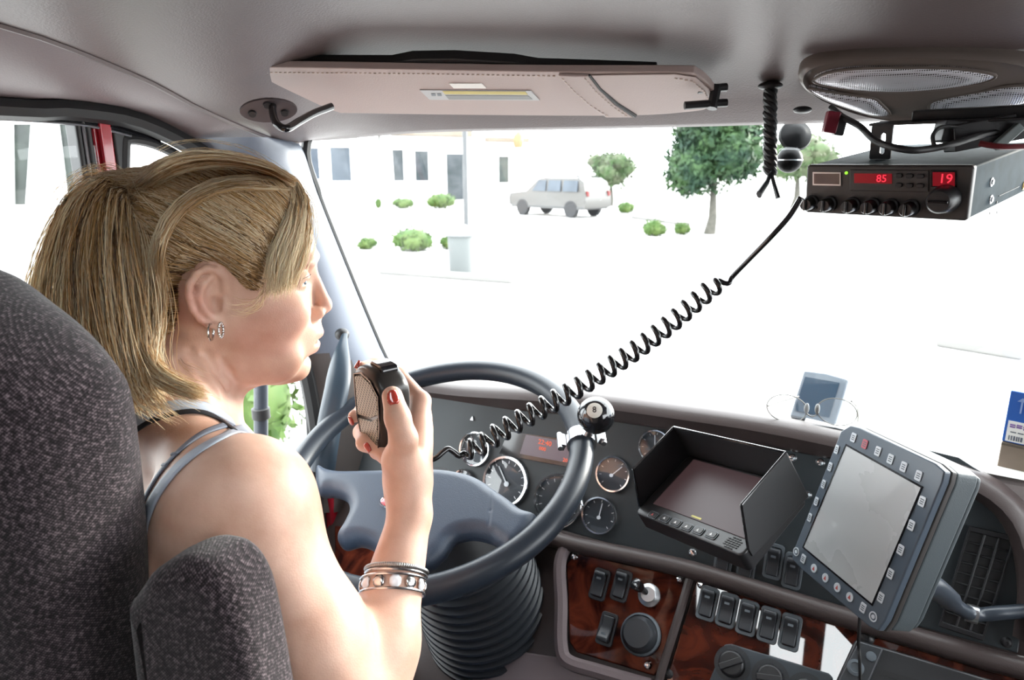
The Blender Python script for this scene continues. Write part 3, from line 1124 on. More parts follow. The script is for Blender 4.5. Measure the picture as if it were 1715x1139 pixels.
def gauge(px, py, wpx, ang, ticks=9):
    c = ONP(px, py, PO, PN)
    d = (c - Vector(_e)).dot(Vector(_f))
    R = wpx * d / FPX / 2
    M = frame(c, (1, 0, 0), (0, .37, .93))
    mb = MB(); mb.lathe([(R * .97, .001), (R * .95, .0025), (0, .0025)], 36, M)
    g = dpart('gauge', mb, M_DIAL)
    mb = MB(); mb.lathe([(R * 1.03, 0), (R * 1.03, .005), (R * .98, .009), (R * .9, .0085), (R * .87, .004), (R * .9, .002)], 40, M)
    mb.lathe([(R * .9, .002), (R * 1.03, 0)], 40, M, cap=False)
    obj('bezel', mb, M_CHROME, g, world=True)
    a = math.radians(ang)
    NM = M @ T(-.12 * R * math.cos(a), -.12 * R * math.sin(a), .0045) @ RZ(a)
    mb = MB(); mb.box((.36 * R, 0, 0), (.85 * R, .045 * R, .001), NM)
    mb.lathe([(.1 * R, -.001), (.1 * R, .0015), (0, .002)], 14, M @ T(-.12 * R * math.cos(a), -.12 * R * math.sin(a), .0045))
    obj('needle', mb, M_NEEDLE, g, world=True)
    mb = MB()
    for k in range(ticks):
        t = math.radians(225 - 270 * k / (ticks - 1))
        mb.box((R * .76, 0, .003), (R * .12, R * .025, .0004), M @ RZ(t))
    obj('tick_marks', mb, M_WHITE, g, world=True)['kind'] = 'stuff'
    mb = MB(); mb.lathe([(R * .9, .0065), (0, .008)], 32, M, cap=False)
    obj('lens', mb, M_LENS, g, world=True)
    return g
gauge(797, 752, 58, 120)
gauge(848, 806, 84, 128, 13)
gauge(936, 838, 88, 20, 13)
gauge(1028, 794, 60, 48)
gauge(1005, 863, 62, 85)
gauge(1098, 748, 56, 100)
gauge(778, 806, 40, 60)

# message display
P = [pl(*q) for q in ((852, 722), (968, 738), (968, 786), (836, 761))]
mb = MB(); mb.prism(P[::-1], -.001, .003, PF)
disp = dpart('display', mb, M_BLACKG, bevel=.001)
P = [pl(*q) for q in ((882, 728), (958, 741), (956, 776), (872, 760))]
mb = MB(); mb.prism(P[::-1], .003, .0036, PF)
obj('screen', mb, M_LCD, disp, world=True)
def panel_text(s, px, py, size, m, parent, z=.0042):
    x, y = pl(px, py)
    return obj('lettering', text_mb(s, size, PF @ T(x, y, z)), m, parent, world=True, smooth=0)
panel_text('22:40', 914, 742, .013, M_ORANGE, disp)
panel_text('000', 910, 752, .010, M_ORANGE, disp)
panel_text('20', 948, 771, .010, M_ORANGE, disp)
# small triangular tell-tale
x, y = pl(792, 701)
mb = MB(); mb.prism([(x - .004, y - .004), (x + .004, y - .004), (x, y + .005)], 0, .004, PF)
dpart('indicator', mb, M_STEEL)

def rocker(px, py, plane='wood', on=1, m=None, w=.023, h=.046, bez=None):
    F0 = WF if plane == 'wood' else PF
    x, y = wl_(px, py, .008) if plane == 'wood' else pl(px, py)
    M = F0 @ T(x, y, 0)
    mb = MB(); mb.ring(rrect(w * 1.28, h * 1.16, .006), rrect(w * .9, h * .92, .004), -.001, .005, M)
    b = dpart('switch', mb, bez or M_BEZELG, bevel=.001)
    mb = MB()
    hh, ww = h * .45, w * .43
    prof = [(-hh, .004), (-hh, .012), (-hh * .2, .010), (hh * .1, .012), (hh * .75, .021), (hh, .019), (hh, .004)]
    if on < 0: prof = [(-a, b_) for a, b_ in prof][::-1]
    mb.loft([[M @ Vector((-ww, a, b_)) for a, b_ in prof], [M @ Vector((ww, a, b_)) for a, b_ in prof]])
    obj('rocker', mb, m or M_SWITCH, b, world=True, bevel=.0025)
    mb = MB(); mb.box((0, hh * .45 * on, .0172), (ww * .8, .005, .0008), M @ RX(.0))
    obj('symbol', mb, M_BEZELG, b, world=True)
    return b
for q in ((1184, 1010), (1217, 1021), (1251, 1034), (1287, 1046), (1323, 1058)):
    rocker(*q)
rocker(1003, 978, bez=M_SWITCH); rocker(1039, 980, bez=M_SWITCH); rocker(1015, 1053, bez=M_SWITCH, on=-1)
for q in ((1212, 938), (1250, 952), (1296, 940), (1328, 956)):
    rocker(*q, plane='panel', w=.022, h=.048)
# big dark knob and the toggle lever on the left wood panel
x, y = wl_(1071, 1062, .012)
mb = MB(); mb.lathe([(.034, 0), (.034, .006), (.029, .010), (.026, .024), (.022, .030), (.0, .031)], 30, WF @ T(x, y, 0))
k_ = dpart('rotary_knob', mb, M_SWITCH)
mb = MB(); mb.lathe([(.031, .004), (.033, .008), (.030, .012)], 30, WF @ T(x, y, 0), cap=False)
obj('knob_skirt', mb, M_BEZELG, k_, world=True)
x, y = wl_(1086, 996, .008)
mb = MB(); mb.lathe([(.019, 0), (.019, .004), (.015, .006), (.012, .008), (.012, .012), (.0, .012)], 22, WF @ T(x, y, 0))
k_ = dpart('toggle_switch', mb, M_STEEL)
mb = MB(); mb.lathe([(.005, .008), (.006, .022), (.010, .032), (.010, .042), (.0, .046)], 16, WF @ T(x, y, 0) @ RY(-.45) @ RX(-.2))
obj('lever', mb, M_BLACKG, k_, world=True)

# climate control panel with two knobs
P = [wl_(*q) for q in ((1214, 1080), (1226, 1079), (1388, 1128), (1396, 1136), (1370, 1230), (1160, 1210))]
mb = MB(); mb.prism(P[::-1], 0, .008, WF)
cl = dpart('climate_panel', mb, mat('climate_grey', (.04, .05, .06), .45), bevel=.003)
for px, py, a in ((1226, 1112), (1290, 1134), (1348, 1156)) and ((1226, 1112, .6), (1290, 1136, .2), (1350, 1160, 1.2)):
    x, y = wl_(px, py, .01)
    M = WF @ T(x, y, .008)
    mb = MB(); mb.lathe([(.027, 0), (.027, .001), (.0, .001)], 28, M)
    for k in range(9):
        mb.box((.0235, 0, .0013), (.004, .0016, .0006), M @ RZ(math.radians(-30 + 30 * k)))
    dl = obj('dial_ring', mb, M_SWITCH, cl, world=True)
    mb = MB(); mb.lathe([(.020, .001), (.019, .014), (.016, .017), (0, .017)], 26, M)
    mb.box((0, 0, .020), (.036, .009, .010), M @ RZ(a))
    obj('knob', mb, M_BLACKP, dl, world=True, bevel=.0015)

# air vent at the right end of the gauge panel
A, B, Cc, Dd = [Vector((*pl(*q), 0)) for q in ((1624, 890), (1694, 906), (1645, 1062), (1578, 1040))]
mb = MB()
cen = (A + B + Cc + Dd) / 4
mb.ring([(p.x, p.y) for p in [cen + (p - cen) * 1.12 for p in (Dd, Cc, B, A)]], [(p.x, p.y) for p in (Dd, Cc, B, A)], -.004, .006, PF)
vent = dpart('air_vent', mb, M_BLACKP, bevel=.002)
mb = MB(); mb.prism([(p.x, p.y) for p in (Dd, Cc, B, A)], .0002, .001, PF)
obj('vent_throat', mb, M_BLACK, vent, world=True)
for k in range(1, 9):
    t = k / 9
    p, q = A.lerp(Dd, t), B.lerp(Cc, t)
    m = MB(); m.tube([PF @ (p + Vector((0, 0, .003))), PF @ (q + Vector((0, 0, .003)))], .0022, 6, flat=.6)
    obj('louvre', m, M_BLACK, vent, world=True)
for t in (.36, .7):
    p, q = A.lerp(B, t), Dd.lerp(Cc, t)
    m = MB(); m.tube([PF @ (p + Vector((0, 0, .004))), PF @ (q + Vector((0, 0, .004)))], .0016, 6)
    obj('vane', m, M_BLACKP, vent, world=True)

# black radio unit low on the right
A, B, Cc, Dd = wl_(1432, 1073), wl_(1760, 1172), wl_(1735, 1260), wl_(1385, 1175)
RM = WF
rad_ = thing('radio_unit', 'black slotted radio unit with pale screen low at the right under the tablet', 'radio', WF @ Vector((A[0] + .1, A[1] - .05, 0)))
mb = MB(); mb.prism([Dd, Cc, B, A], 0, .035, WF)
obj('case', mb, M_BLACKP, rad_, world=True, bevel=.005)
def rq(u, v):   # u across, v down
    a = Vector(A).lerp(Vector(B), u); b = Vector(Dd).lerp(Vector(Cc), u)
    return a.lerp(b, v)
mb = MB(); mb.prism([rq(.0, 1), rq(.16, 1), rq(.16, .02), rq(.02, .02)], .035, .042, WF)
fl = obj('end_plate', mb, M_SWITCH, rad_, world=True, bevel=.004)
p = rq(.065, .42)
mb = MB(); mb.lathe([(.011, .042), (.011, .046), (.007, .047), (.006, .044), (0, .044)], 22, WF @ T(p.x, p.y, 0))
obj('lock_boss', mb, M_BEZELG, fl, world=True)
p = rq(.115, .2)
mb = MB(); mb.lathe([(.007, .042), (.006, .048), (0, .049)], 16, WF @ T(p.x, p.y, 0))
obj('button', mb, M_BEZELG, fl, world=True)
mb = MB(); mb.prism([rq(.2, .42), rq(.98, .42), rq(.98, .34), rq(.2, .34)], .035, .0365, WF)
obj('slot', mb, M_BLACK, rad_, world=True)
mb = MB(); mb.prism([rq(.22, .95), rq(.96, .95), rq(.96, .55), rq(.22, .55)], .035, .0365, WF)
obj('screen', mb, mat('pale_screen', (.5, .52, .48), .15, emit=(.8, .85, .8), estr=.6), rad_, world=True)

# ------------------------------------------------------------------ steering wheel, column boot, spinner knob
SC = C(-.604, .796, -.445)
SN = Vector((0, -.388, .922)).normalized()
SF = frame(SC, (1, 0, 0), (0, .922, .388))
SFI = SF.inverted()
M_WHEEL = mat('wheel_rubber', (.016, .023, .034), .38, bump=.12, bscale=700)
M_HUB = mat('hub_pad', (.040, .059, .092), .45, bump=.25, bscale=700)
wheel = thing('steering_wheel', 'large blue black truck steering wheel with broad two spoke hub pad', 'steering wheel', SF)
mb = MB(); mb.tube([Vector((.235 * math.cos(a), .235 * math.sin(a), 0)) for a in [2 * PI * k / 96 for k in range(96)]], .0185, 18, closed=True)
obj('rim', mb, M_WHEEL, wheel)
def sw(px, py, off=.0):
    q = SFI @ ONP(px, py, SC + SN * off, SN)
    return Vector((q.x, q.y))
hub = [(527, 773), (545, 780), (566, 784), (600, 784), (640, 783), (690, 781), (740, 782), (780, 789), (806, 800), (826, 814), (850, 830), (872, 847), (897, 857), (886, 890), (854, 920), (832, 907), (816, 896), (785, 890), (758, 898), (738, 924), (700, 948), (650, 940), (622, 912), (596, 902), (570, 908), (561, 892), (572, 872), (582, 848), (575, 828), (552, 819), (528, 816)]
hub2 = [(p.x, p.y) for p in spline([Vector((*sw(*q, .010), 0)) for q in hub], 4, closed=True)]
hsd_, hlo_, hres_ = raster(hub2, res=.0012, pad=.03)
seam_a, seam_b, seam_c = sw(822, 812, .02), sw(820, 850, .02), sw(813, 896, .02)
def hub_fn(P):
    i = np.clip((P[..., 0] - hlo_[0]) / hres_, 0, hsd_.shape[0] - 1.001); j = np.clip((P[..., 1] - hlo_[1]) / hres_, 0, hsd_.shape[1] - 1.001)
    a, b = i.astype(int), j.astype(int); s, t = i - a, j - b
    d = hsd_[a, b] * (1 - s) * (1 - t) + hsd_[a + 1, b] * s * (1 - t) + hsd_[a, b + 1] * (1 - s) * t + hsd_[a + 1, b + 1] * s * t
    e = np.maximum(0, 1 - d / .020)
    return (np.sqrt(e * e + ((P[..., 2] + .004) / .019) ** 2) - 1) * .018
hs = SDF()
hp_ = np.array(hub2)
hs.custom(hub_fn, [hp_[:, 0].min(), hp_[:, 1].min(), -.03], [hp_[:, 0].max(), hp_[:, 1].max(), .03])
zt = .0155
hs.chain([(seam_a.x, seam_a.y, zt), (seam_b.x, seam_b.y, zt), (seam_c.x, seam_c.y, zt)], [.0016] * 3, k=.0025, op='s')
dm = [sw(*q, .02) for q in ((842, 826), (856, 836), (870, 848))]
hs.chain([(p.x, p.y, .018) for p in dm], [.004, .0055, .004], k=.003, op='s')
Fh_, lh_ = hs.grid([hp_[:, 0].min() - .01, hp_[:, 1].min() - .01, -.028], [hp_[:, 0].max() + .01, hp_[:, 1].max() + .01, .022], .0016)
hv_, hf_ = nets(Fh_, lh_, .0016)
hp = np_mesh('hub_pad', relax(hv_, hf_, 1), hf_, M_HUB, None)
hp.parent = wheel
e = sw(651, 838, .018)
mb = MB(); mb.sphere((e.x, e.y, .0148), (.014, .010, .003))
em = obj('emblem', mb, mat('emblem_red', (.45, .01, .04), .2, coat=.5), wheel)
mb = MB(); mb.tube([Vector((e.x + .015 * math.cos(a), e.y + .0105 * math.sin(a), .0155)) for a in [2 * PI * k / 28 for k in range(28)]], .0014, 6, closed=True)
obj('emblem_ring', mb, M_CHROME, em)

# column with its ribbed boot
BT = thing('column_boot', 'black ribbed rubber boot around the steering column below the wheel', 'boot', SC - SN * .35)
BF = frame(SC + Vector((.0, -.0, 0)) , (1, 0, 0), (0, .922, .388))
prof = [(.02, -.03), (.035, -.07), (.06, -.12), (.088, -.155), (.098, -.18)]
z = -.18
for k in range(15):
    prof += [(.104, z - .004), (.102, z - .009), (.109 + .0012 * k, z - .014), (.110 + .0012 * k, z - .019)]
    z -= .021
prof += [(.10, z - .01), (.13, z - .03), (.14, z - .06)]
mb = MB(); mb.lathe(prof[5:-2], 48, BF, cap=False)
obj('bellows', mb, mat('boot_rubber', (.014, .017, .022), .4), BT, world=True)
mb = MB(); mb.lathe(prof[:6], 40, BF)
obj('shroud', mb, mat('shroud_plastic', (.008, .009, .011), .5), BT, world=True)
mb = MB(); mb.lathe(prof[-3:], 40, BF)
obj('collar', mb, M_TRIM, BT, world=True)
mb = MB(); mb.tube([BF @ Vector((-.07, .02, -.07)), BF @ Vector((-.20, .10, -.06)), BF @ Vector((-.27, .13, -.05))], [.008, .008, .011], 10)
obj('stalk', mb, mat('stalk_grey', (.06, .06, .06), .4), BT, world=True)

# eight-ball spinner knob clamped to the rim
rp = SF @ Vector((.235 * math.cos(math.radians(28)), .235 * math.sin(math.radians(28)), 0))
kb = thing('spinner_knob', 'glossy black eight ball knob clamped to the steering wheel rim', 'knob', rp)
bd = (rp - Vector(_e)).dot(Vector(_f)) - .03
bc = D(998, 696, bd)
BR_ = 31.5 * bd / FPX
mb = MB(); mb.sphere((0, 0, 0), BR_, Matrix.Translation(bc), 36, 24)
ball = obj('ball', mb, M_BLACKG, kb, world=True)
dirn = (D(993, 677, bd - .05) - bc).normalized()
LM = frame(bc, dirn.cross(Vector((0, 0, 1))), Vector((0, 0, 1)))
LM = frame(bc, (1, .35, 0), dirn.cross(Vector((1, .35, 0)))) if False else LM
zz = dirn; xx = Vector((.85, .5, 0)); xx = (xx - zz * xx.dot(zz)).normalized(); yy = zz.cross(xx)
LM = Matrix(((xx.x, yy.x, zz.x, bc.x), (xx.y, yy.y, zz.y, bc.y), (xx.z, yy.z, zz.z, bc.z), (0, 0, 0, 1)))
mb = MB()
capa = math.radians(24)
mb.lathe([(math.sin(capa * k / 6) * (BR_ + .0004), math.cos(capa * k / 6) * (BR_ + .0004)) for k in range(6, -1, -1)], 28, LM, cap=False)
dsk = obj('number_disc', mb, mat('ball_white', (.7, .68, .62), .15, coat=.5), ball, world=True)
obj('number', text_mb('8', .013, LM @ T(0, 0, BR_ + .0003), .0004), M_BLACKG, ball, world=True, smooth=0)
tdir = (SF.to_3x3() @ Vector((-math.sin(math.radians(28)), math.cos(math.radians(28)), 0))).normalized()
RMx = frame(rp, tdir.cross(SN), SN)          # z along the rim
zz = tdir; xx = (bc - rp).normalized(); xx = (xx - zz * xx.dot(zz)).normalized(); yy = zz.cross(xx)
CMx = Matrix(((xx.x, yy.x, zz.x, rp.x), (xx.y, yy.y, zz.y, rp.y), (xx.z, yy.z, zz.z, rp.z), (0, 0, 0, 1)))
mb = MB(); mb.lathe([(.0188, -.011), (.0225, -.011), (.0225, .011), (.0188, .011)], 30, CMx, cap=False)
obj('clamp_band', mb, M_CHROME, kb, world=True)
mb = MB(); mb.tube([CMx @ Vector((.020, 0, -.004)), bc - (bc - rp) * .3], [.010, .008], 14)
obj('stem', mb, M_CHROME, kb, world=True)
for sx, sy in ((-.012, -.026), (.020, .024)):
    mb = MB(); mb.box((sx, sy, 0), (.012, .008, .026), CMx); mb.lathe([(.0045, -.017), (.0045, .017)], 12, CMx @ T(sx, sy * 1.15, 0))
    obj('clamp_bolt', mb, M_STEEL, kb, world=True, bevel=.001)
# ------------------------------------------------------------------ backup monitor with its sun hood
M_HOOD = mat('hood_black', (.016, .017, .019), .5, bump=.1, bscale=900)
B0 = D(1063, 858, .986)
MX = Vector((.853, -.495, .165)); MU = Vector((.363, .791, .492))
MM = frame(B0, MX, MU)
MMI = MM.inverted()
MNv = Vector(MM.col[2][:3])
mw, mh, he, hk = .197, .125, .053, .034
def mq(px, py, off=0.0):
    q = MMI @ ONP(px, py, B0 + MNv * off, MNv)
    return (q.x, q.y)
mon = thing('backup_monitor', 'black monitor with a deep sun hood and six buttons in front of the gauges', 'monitor', MM)
mb = MB(); mb.prism(rrect(mw, mh, .008, c=(mw / 2, mh / 2)), -.030, 0)
obj('case', mb, M_BLACKP, mon, bevel=.003)
mb = MB(); mb.prism([(.018, .024), (mw - .008, .024), (mw - .008, mh - .006), (.018, mh - .006)], 0, .0012)
obj('screen', mb, mat('monitor_screen', (.03, .024, .027), .38, spec=.25, emit=(.30, .16, .17), estr=.10), mon)
def hood_plate(P, M, nm='hood_panel'):
    m = MB(); m.prism(P, -.0014, .0014, M)
    return obj(nm, m, M_HOOD, mon, bevel=.001)
side = [(.012, 0), (hk, he), (mh + .003, he), (mh + .003, -.022), (.012, -.012)]
YZ = Matrix(((0, 0, 1, 0), (1, 0, 0, 0), (0, 1, 0, 0), (0, 0, 0, 1)))
hood_plate(side, T(-.001, 0, 0) @ YZ)
hood_plate(side, T(mw + .001, 0, 0) @ YZ)
mb = MB(); mb.box((mw / 2, mh + .0025, (he - .022) / 2), (mw + .004, .0028, he + .022))
obj('hood_panel', mb, M_HOOD, mon, bevel=.001)
mb = MB()
for a, b in (((-.001, hk, he), (-.001, mh + .003, he)), ((-.001, mh + .003, he), (mw + .001, mh + .003, he)), ((mw + .001, mh + .003, he), (mw + .001, hk, he)), ((-.001, hk, he), (-.001, .012, 0)), ((mw + .001, hk, he), (mw + .001, .012, 0))):
    mb.tube([a, b], .0018, 8)
obj('hood_edge', mb, M_BLACKG, mon)
for k, q in enumerate(((1094, 863), (1114, 869), (1132.5, 876), (1151, 883), (1170, 889), (1192, 896))):
    x, y = mq(*q)
    mb = MB(); mb.ring(rrect(.0175, .012, .003, c=(x, y)), rrect(.0155, .010, .0025, c=(x, y)), 0, .0012)
    bo = obj('button', mb, M_BEZELG, mon)
    mb = MB(); mb.prism(rrect(.015, .0095, .0025, c=(x, y)), 0, .002)
    obj('key', mb, M_BLACKP, bo, bevel=.0006)
    mb = MB(); mb.prism([(x - .002, y - .002), (x + .002, y - .002), (x, y + .002)], .002, .0023)
    obj('symbol', mb, mat('power_red', (.6, .1, .1), .5) if k == 0 else M_WHITE, bo)
x, y = mq(1167, 868)
mb = MB(); mb.prism(rrect(.018, .003, .001, c=(x, y)), .0012, .0016)
obj('badge', mb, mat('badge_olive', (.25, .22, .06), .4, metal=.5), mon)
x, y = mq(1226, 909)
mb = MB()
for r in range(6):
    for c in range(5):
        if (r in (0, 5) and c in (0, 4)):
            continue
        mb.box((x - .009 + c * .0045 + r * .0004, y - .008 + r * .0032, .0006), (.0034, .0014, .0006))
obj('speaker_slots', mb, M_BLACK, mon)['kind'] = 'stuff'
mb = MB(); mb.tube([(mw * .45, mh * .6, -.03), (mw * .45, mh * .6, -.14)], .008, 10)
obj('mount_stem', mb, M_BLACK, mon)

# ------------------------------------------------------------------ rugged tablet terminal
TLc = C(-.045, .954, -.324)
TX = Vector((.678, -.734, .037)); TY = Vector((.204, .096, .974))
tw, th = .165, .211
TF = frame(TLc - TY.normalized() * th, TX, TY)
TFI = TF.inverted(); TNv = Vector(TF.col[2][:3]); TO = Vector(TF.col[3][:3])
def tq(px, py, off=0.0):
    q = TFI @ ONP(px, py, TO + TNv * off, TNv)
    return (q.x, q.y)
tab = thing('rugged_tablet', 'thick grey rugged tablet with a ring of small white keys on a mount arm', 'tablet', TF)
M_TAB = mat('tablet_shell', (.075, .092, .10), .55, bump=.3, bscale=900)
M_TABF = mat('tablet_face', (.080, .105, .135), .3, spec=.6)
front = [tq(*q) for q in ((1424, 712), (1440, 716), (1566, 776), (1582, 790), (1578, 808), (1482, 1040), (1470, 1057), (1455, 1050), (1338, 950), (1326, 936), (1330, 918), (1408, 722))]
mb = MB(); mb.prism(front[::-1], -.010, 0)
obj('front_frame', mb, M_TABF, tab, bevel=.002)
cx = sum(p[0] for p in front) / 12; cy = sum(p[1] for p in front) / 12
def sc(P, k): return [(cx + (p[0] - cx) * k, cy + (p[1] - cy) * k) for p in P]
mb = MB(); mb.prism(sc(front, 1.005)[::-1], -.018, -.0102)
obj('seal_band', mb, mat('tablet_band', (.05, .045, .043), .5), tab, bevel=.002)
mb = MB(); mb.prism(sc(front, .995)[::-1], -.050, -.0182)
obj('back_case', mb, M_TAB, tab, bevel=.004)
mb = MB(); mb.prism(sc(front, .965)[::-1], -.059, -.0505)
obj('back_cover', mb, M_TAB, tab, bevel=.004)
SQ = [tq(*q) for q in ((1418, 747), (1543, 817), (1461, 1011), (1347, 916))]
scx = sum(p[0] for p in SQ) / 4; scy = sum(p[1] for p in SQ) / 4
mb = MB(); mb.ring([(scx + (p[0] - scx) * 1.03, scy + (p[1] - scy) * 1.03) for p in SQ[::-1]], SQ[::-1], -.001, .001)
obj('screen_frame', mb, M_BLACKG, tab)
def screen_mat():
    m = mat('tablet_screen', (.52, .53, .53), .25, spec=1.0, coat=1.0)
    nt = m.node_tree; p = nt.nodes['Principled BSDF']
    tc = nt.nodes.new('ShaderNodeTexCoord')
    n = nt.nodes.new('ShaderNodeTexNoise'); n.inputs['Scale'].default_value = 9; n.inputs['Detail'].default_value = 5
    r = nt.nodes.new('ShaderNodeValToRGB'); r.color_ramp.elements[0].color = (.16, .16, .16, 1); r.color_ramp.elements[1].color = (.42, .42, .42, 1)
    nt.links.new(tc.outputs['Object'], n.inputs['Vector']); nt.links.new(n.outputs['Fac'], r.inputs['Fac']); nt.links.new(r.outputs['Color'], p.inputs['Roughness'])
    return m
mb = MB(); mb.prism(SQ[::-1], 0, .0006)
obj('screen', mb, screen_mat(), tab)
M_KEY = mat('key_white', (.62, .66, .7), .5)
M_KEYR = mat('key_red', (.45, .10, .13), .5)
M_GLY = mat('key_glyph', (.10, .12, .16), .5)
M_DOT = mat('key_dot_red', (.5, .08, .07), .5)
def key(px, py, rnd=False, m=None, w=.0088, h=.0118, glyph=True):
    x, y = tq(px, py)
    mb = MB()
    P = circle(.0058, 18, (x, y)) if rnd else rrect(w, h, .0015, 3, (x, y))
    mb.prism(P, 0, .0012)
    k = obj('key', mb, m or M_KEY, tab, bevel=.0004)
    g = MB()
    if rnd:
        g.prism([(x - .0022, y - .0025), (x + .0022, y - .0025), (x, y + .003)], .0012, .0015)
        obj('glyph', g, M_DOT, k)
    elif glyph:
        for q in (-.0025, 0, .0025):
            g.box((x, y + q, .0013), (w * .55, .0011, .0003))
        obj('glyph', g, M_BEZELG, k)
for i, q in enumerate(((1430, 733), (1449, 744), (1471, 756), (1492, 769), (1514, 782), (1539, 797))):
    key(*q, m=M_KEYR if i == 1 else None)
for q in ((1545, 840), (1527, 880), (1509, 921), (1492, 961), (1476, 1001)): key(*q)
for q in ((1402, 753), (1391, 782), (1380, 811), (1368, 840), (1357, 867)): key(*q, w=.007)
key(1346, 936); key(1446, 1018)
for q in ((1364, 952), (1383, 968), (1403, 984), (1424, 1000)): key(*q, rnd=True)
for q in ((1463, 1033), (1334, 924)):
    x, y = tq(*q); mb = MB(); mb.ring(circle(.006, 18, (x, y)), circle(.0045, 18, (x, y)), 0, .001)
    mb.prism(circle(.0025, 12, (x, y)), 0, .001); obj('sensor', mb, M_KEY, tab)
bk = TF @ Vector((tw * .80, th * .22, -.066))
ap = [bk, bk + (TF.to_3x3() @ Vector((0, 0, -.03))), D(1620, 1026, .93), D(1680, 1026, .93), D(1760, 1018, .93), D(1850, 1000, 1.0)]
ap = spline(ap, 6)
mb = MB(); mb.tube([TFI @ p for p in ap], [.014] * 10 + [.0095] * (len(ap) - 10), 14)
obj('mount_arm', mb, mat('arm_grey', (.028, .036, .048), .35), tab)
mb = MB(); mb.lathe([(.012, -.006), (.0125, .0), (.012, .008)], 16, TFI @ frame(ap[13], (0, 0, 1), (0, 1, 0)))
obj('arm_clamp', mb, M_STEEL, tab)
cp = [TF @ Vector((tw * .62, .002, -.03)), D(1438, 1075, .93), D(1440, 1110, .93), D(1441, 1180, .95)]
mb = MB(); mb.tube(spline(cp, 6), .0022, 8)
tag(obj('thin_cable', mb, M_BLACK), 'thin black cable hanging straight down from under the tablet', 'cable')
cp = [D(1398, 716, 1.22), D(1403, 730, 1.16), D(1400, 750, 1.12), D(1398, 790, 1.14)]
mb = MB(); mb.tube(spline(cp, 6), .0022, 8)
tag(obj('gps_cable', mb, mat('cable_grey', (.35, .37, .4), .4)), 'grey cable running from the navigation unit down behind the tablet', 'cable')

# ------------------------------------------------------------------ on the dash top
q0, q1 = Z(1322, 697, -.434 + EYE), Z(1398, 713, -.434 + EYE)
dd = (q0 - Vector(_e)).dot(Vector(_f))
tl = D(1348, 620, dd + .02)
GF = frame(q0, q1 - q0, tl - q0)
gw, gh = (q1 - q0).length, (GF.inverted() @ tl).y
gps = thing('navigation_unit', 'silver grey navigation unit with blue screen standing on the dash top', 'navigation device', GF)
gx = (GF.inverted() @ tl).x
mb = MB(); mb.prism([(.0, .0), (gw, 0), (gw + gx * .6, gh * .97), (gw * .5 + gx * .6, gh * 1.02), (gx * .6, gh)], -.026, 0)
obj('case', mb, mat('gps_silver', (.11, .13, .155), .45, spec=.3), gps, bevel=.004)
mb = MB(); mb.prism([(.006, .012), (gw - .012, .012), (gw - .012 + gx * .5, gh * .86), (.006 + gx * .5, gh * .86)], 0, .0012)
obj('screen', mb, mat('gps_screen', (.03, .05, .075), .15, spec=.6, coat=.6), gps)
mb = MB(); mb.tube([(gw * .5, gh * .4, -.026), (gw * .5, gh * .5, -.06), (gw * .6, gh * .25, -.09)], [.008, .007, .012], 10)
obj('mount', mb, M_BLACKP, gps)
mb = MB(); mb.lathe([(.0, .0), (.03, .002), (.034, .008)], 24, T(gw + .025, gh * .42, -.03) @ RX(.3), cap=False)
obj('suction_cup', mb, glass_mat('clear_cup', (.9, .92, .93), .1), gps)

# eyeglasses
gd = 1.12
eg = thing('eyeglasses', 'thin rimmed eyeglasses lying on the dash top in front of the navigation unit', 'eyeglasses', D(1360, 690, gd))
def lens_ring(c, rx, ry, tilt, d):
    P = []
    for k in range(30):
        a = 2 * PI * k / 30
        P.append(D(c[0] + rx * math.cos(a) * math.cos(tilt) - ry * math.sin(a) * math.sin(tilt), c[1] + rx * math.cos(a) * math.sin(tilt) + ry * math.sin(a), d + .004 * math.cos(a)))
    return P
M_WIRE = mat('wire_rim', (.06, .055, .045), .4)
for c, d in (((1318, 684), gd), ((1402, 690), gd - .01)):
    R_ = lens_ring(c, 34, 22, .2, d)
    mb = MB(); mb.tube(R_, .0009, 6, closed=True)
    fo = obj('rim', mb, M_WIRE, eg, world=True)
    mb = MB(); mb.add(R_, [tuple(range(30))])
    obj('lens', mb, glass_mat('spectacle_lens', (.96, .97, .97), .015), fo, world=True)
for q in ((1351, 684), (1369, 685)):
    mb = MB(); mb.sphere((0, 0, 0), (.004, .0025, .009), Matrix.Translation(D(*q, gd - .012)))
    obj('nose_pad', mb, mat('nose_pad', (.30, .31, .31), .3), eg, world=True)
mb = MB(); mb.tube(spline([D(1350, 692, gd - .008), D(1360, 698, gd - .012), D(1370, 692, gd - .01)], 5), .001, 6)
obj('bridge', mb, M_WIRE, eg, world=True)
for P in ([D(1286, 680, gd), D(1310, 672, gd + .03), D(1338, 664, gd + .06)], [D(1426, 672, gd - .01), D(1436, 684, gd + .03), D(1437, 706, gd + .07)]):
    mb = MB(); mb.tube(spline(P, 5), .0014, 6)
    obj('temple', mb, M_WIRE, eg, world=True)

# cartons and papers
def zc(v): return v + EYE
p = Z(1668, 788, zc(-.4355)); 
BXF = frame(p, (.97, -.25, 0), (0, 0, 1))
def bq(px, py):
    q = BXF.inverted() @ ONP(px, py, p, Vector(BXF.col[2][:3])); return q
h1 = bq(1668, 737).y
h2 = bq(1668, 650).y
bx1 = thing('tan_box', 'tan cardboard box on the dash top under the blue carton at the right edge', 'box', BXF)
mb = MB(); mb.box((.075, h1 / 2, -.06), (.15, h1, .12)); obj('carton', mb, mat('cardboard_tan', (.19, .145, .11), .7, var=.08, vscale=20), bx1, bevel=.002)
mb = MB(); mb.box((.075, h1 * .93, .0006), (.148, .003, .001)); obj('flap_edge', mb, mat('cardboard_edge', (.1, .08, .06), .8), bx1)
bx2 = thing('blue_carton', 'blue and white carton with barcode label on the dash top at the right edge', 'box', BXF @ T(0, h1 + .0005, 0))
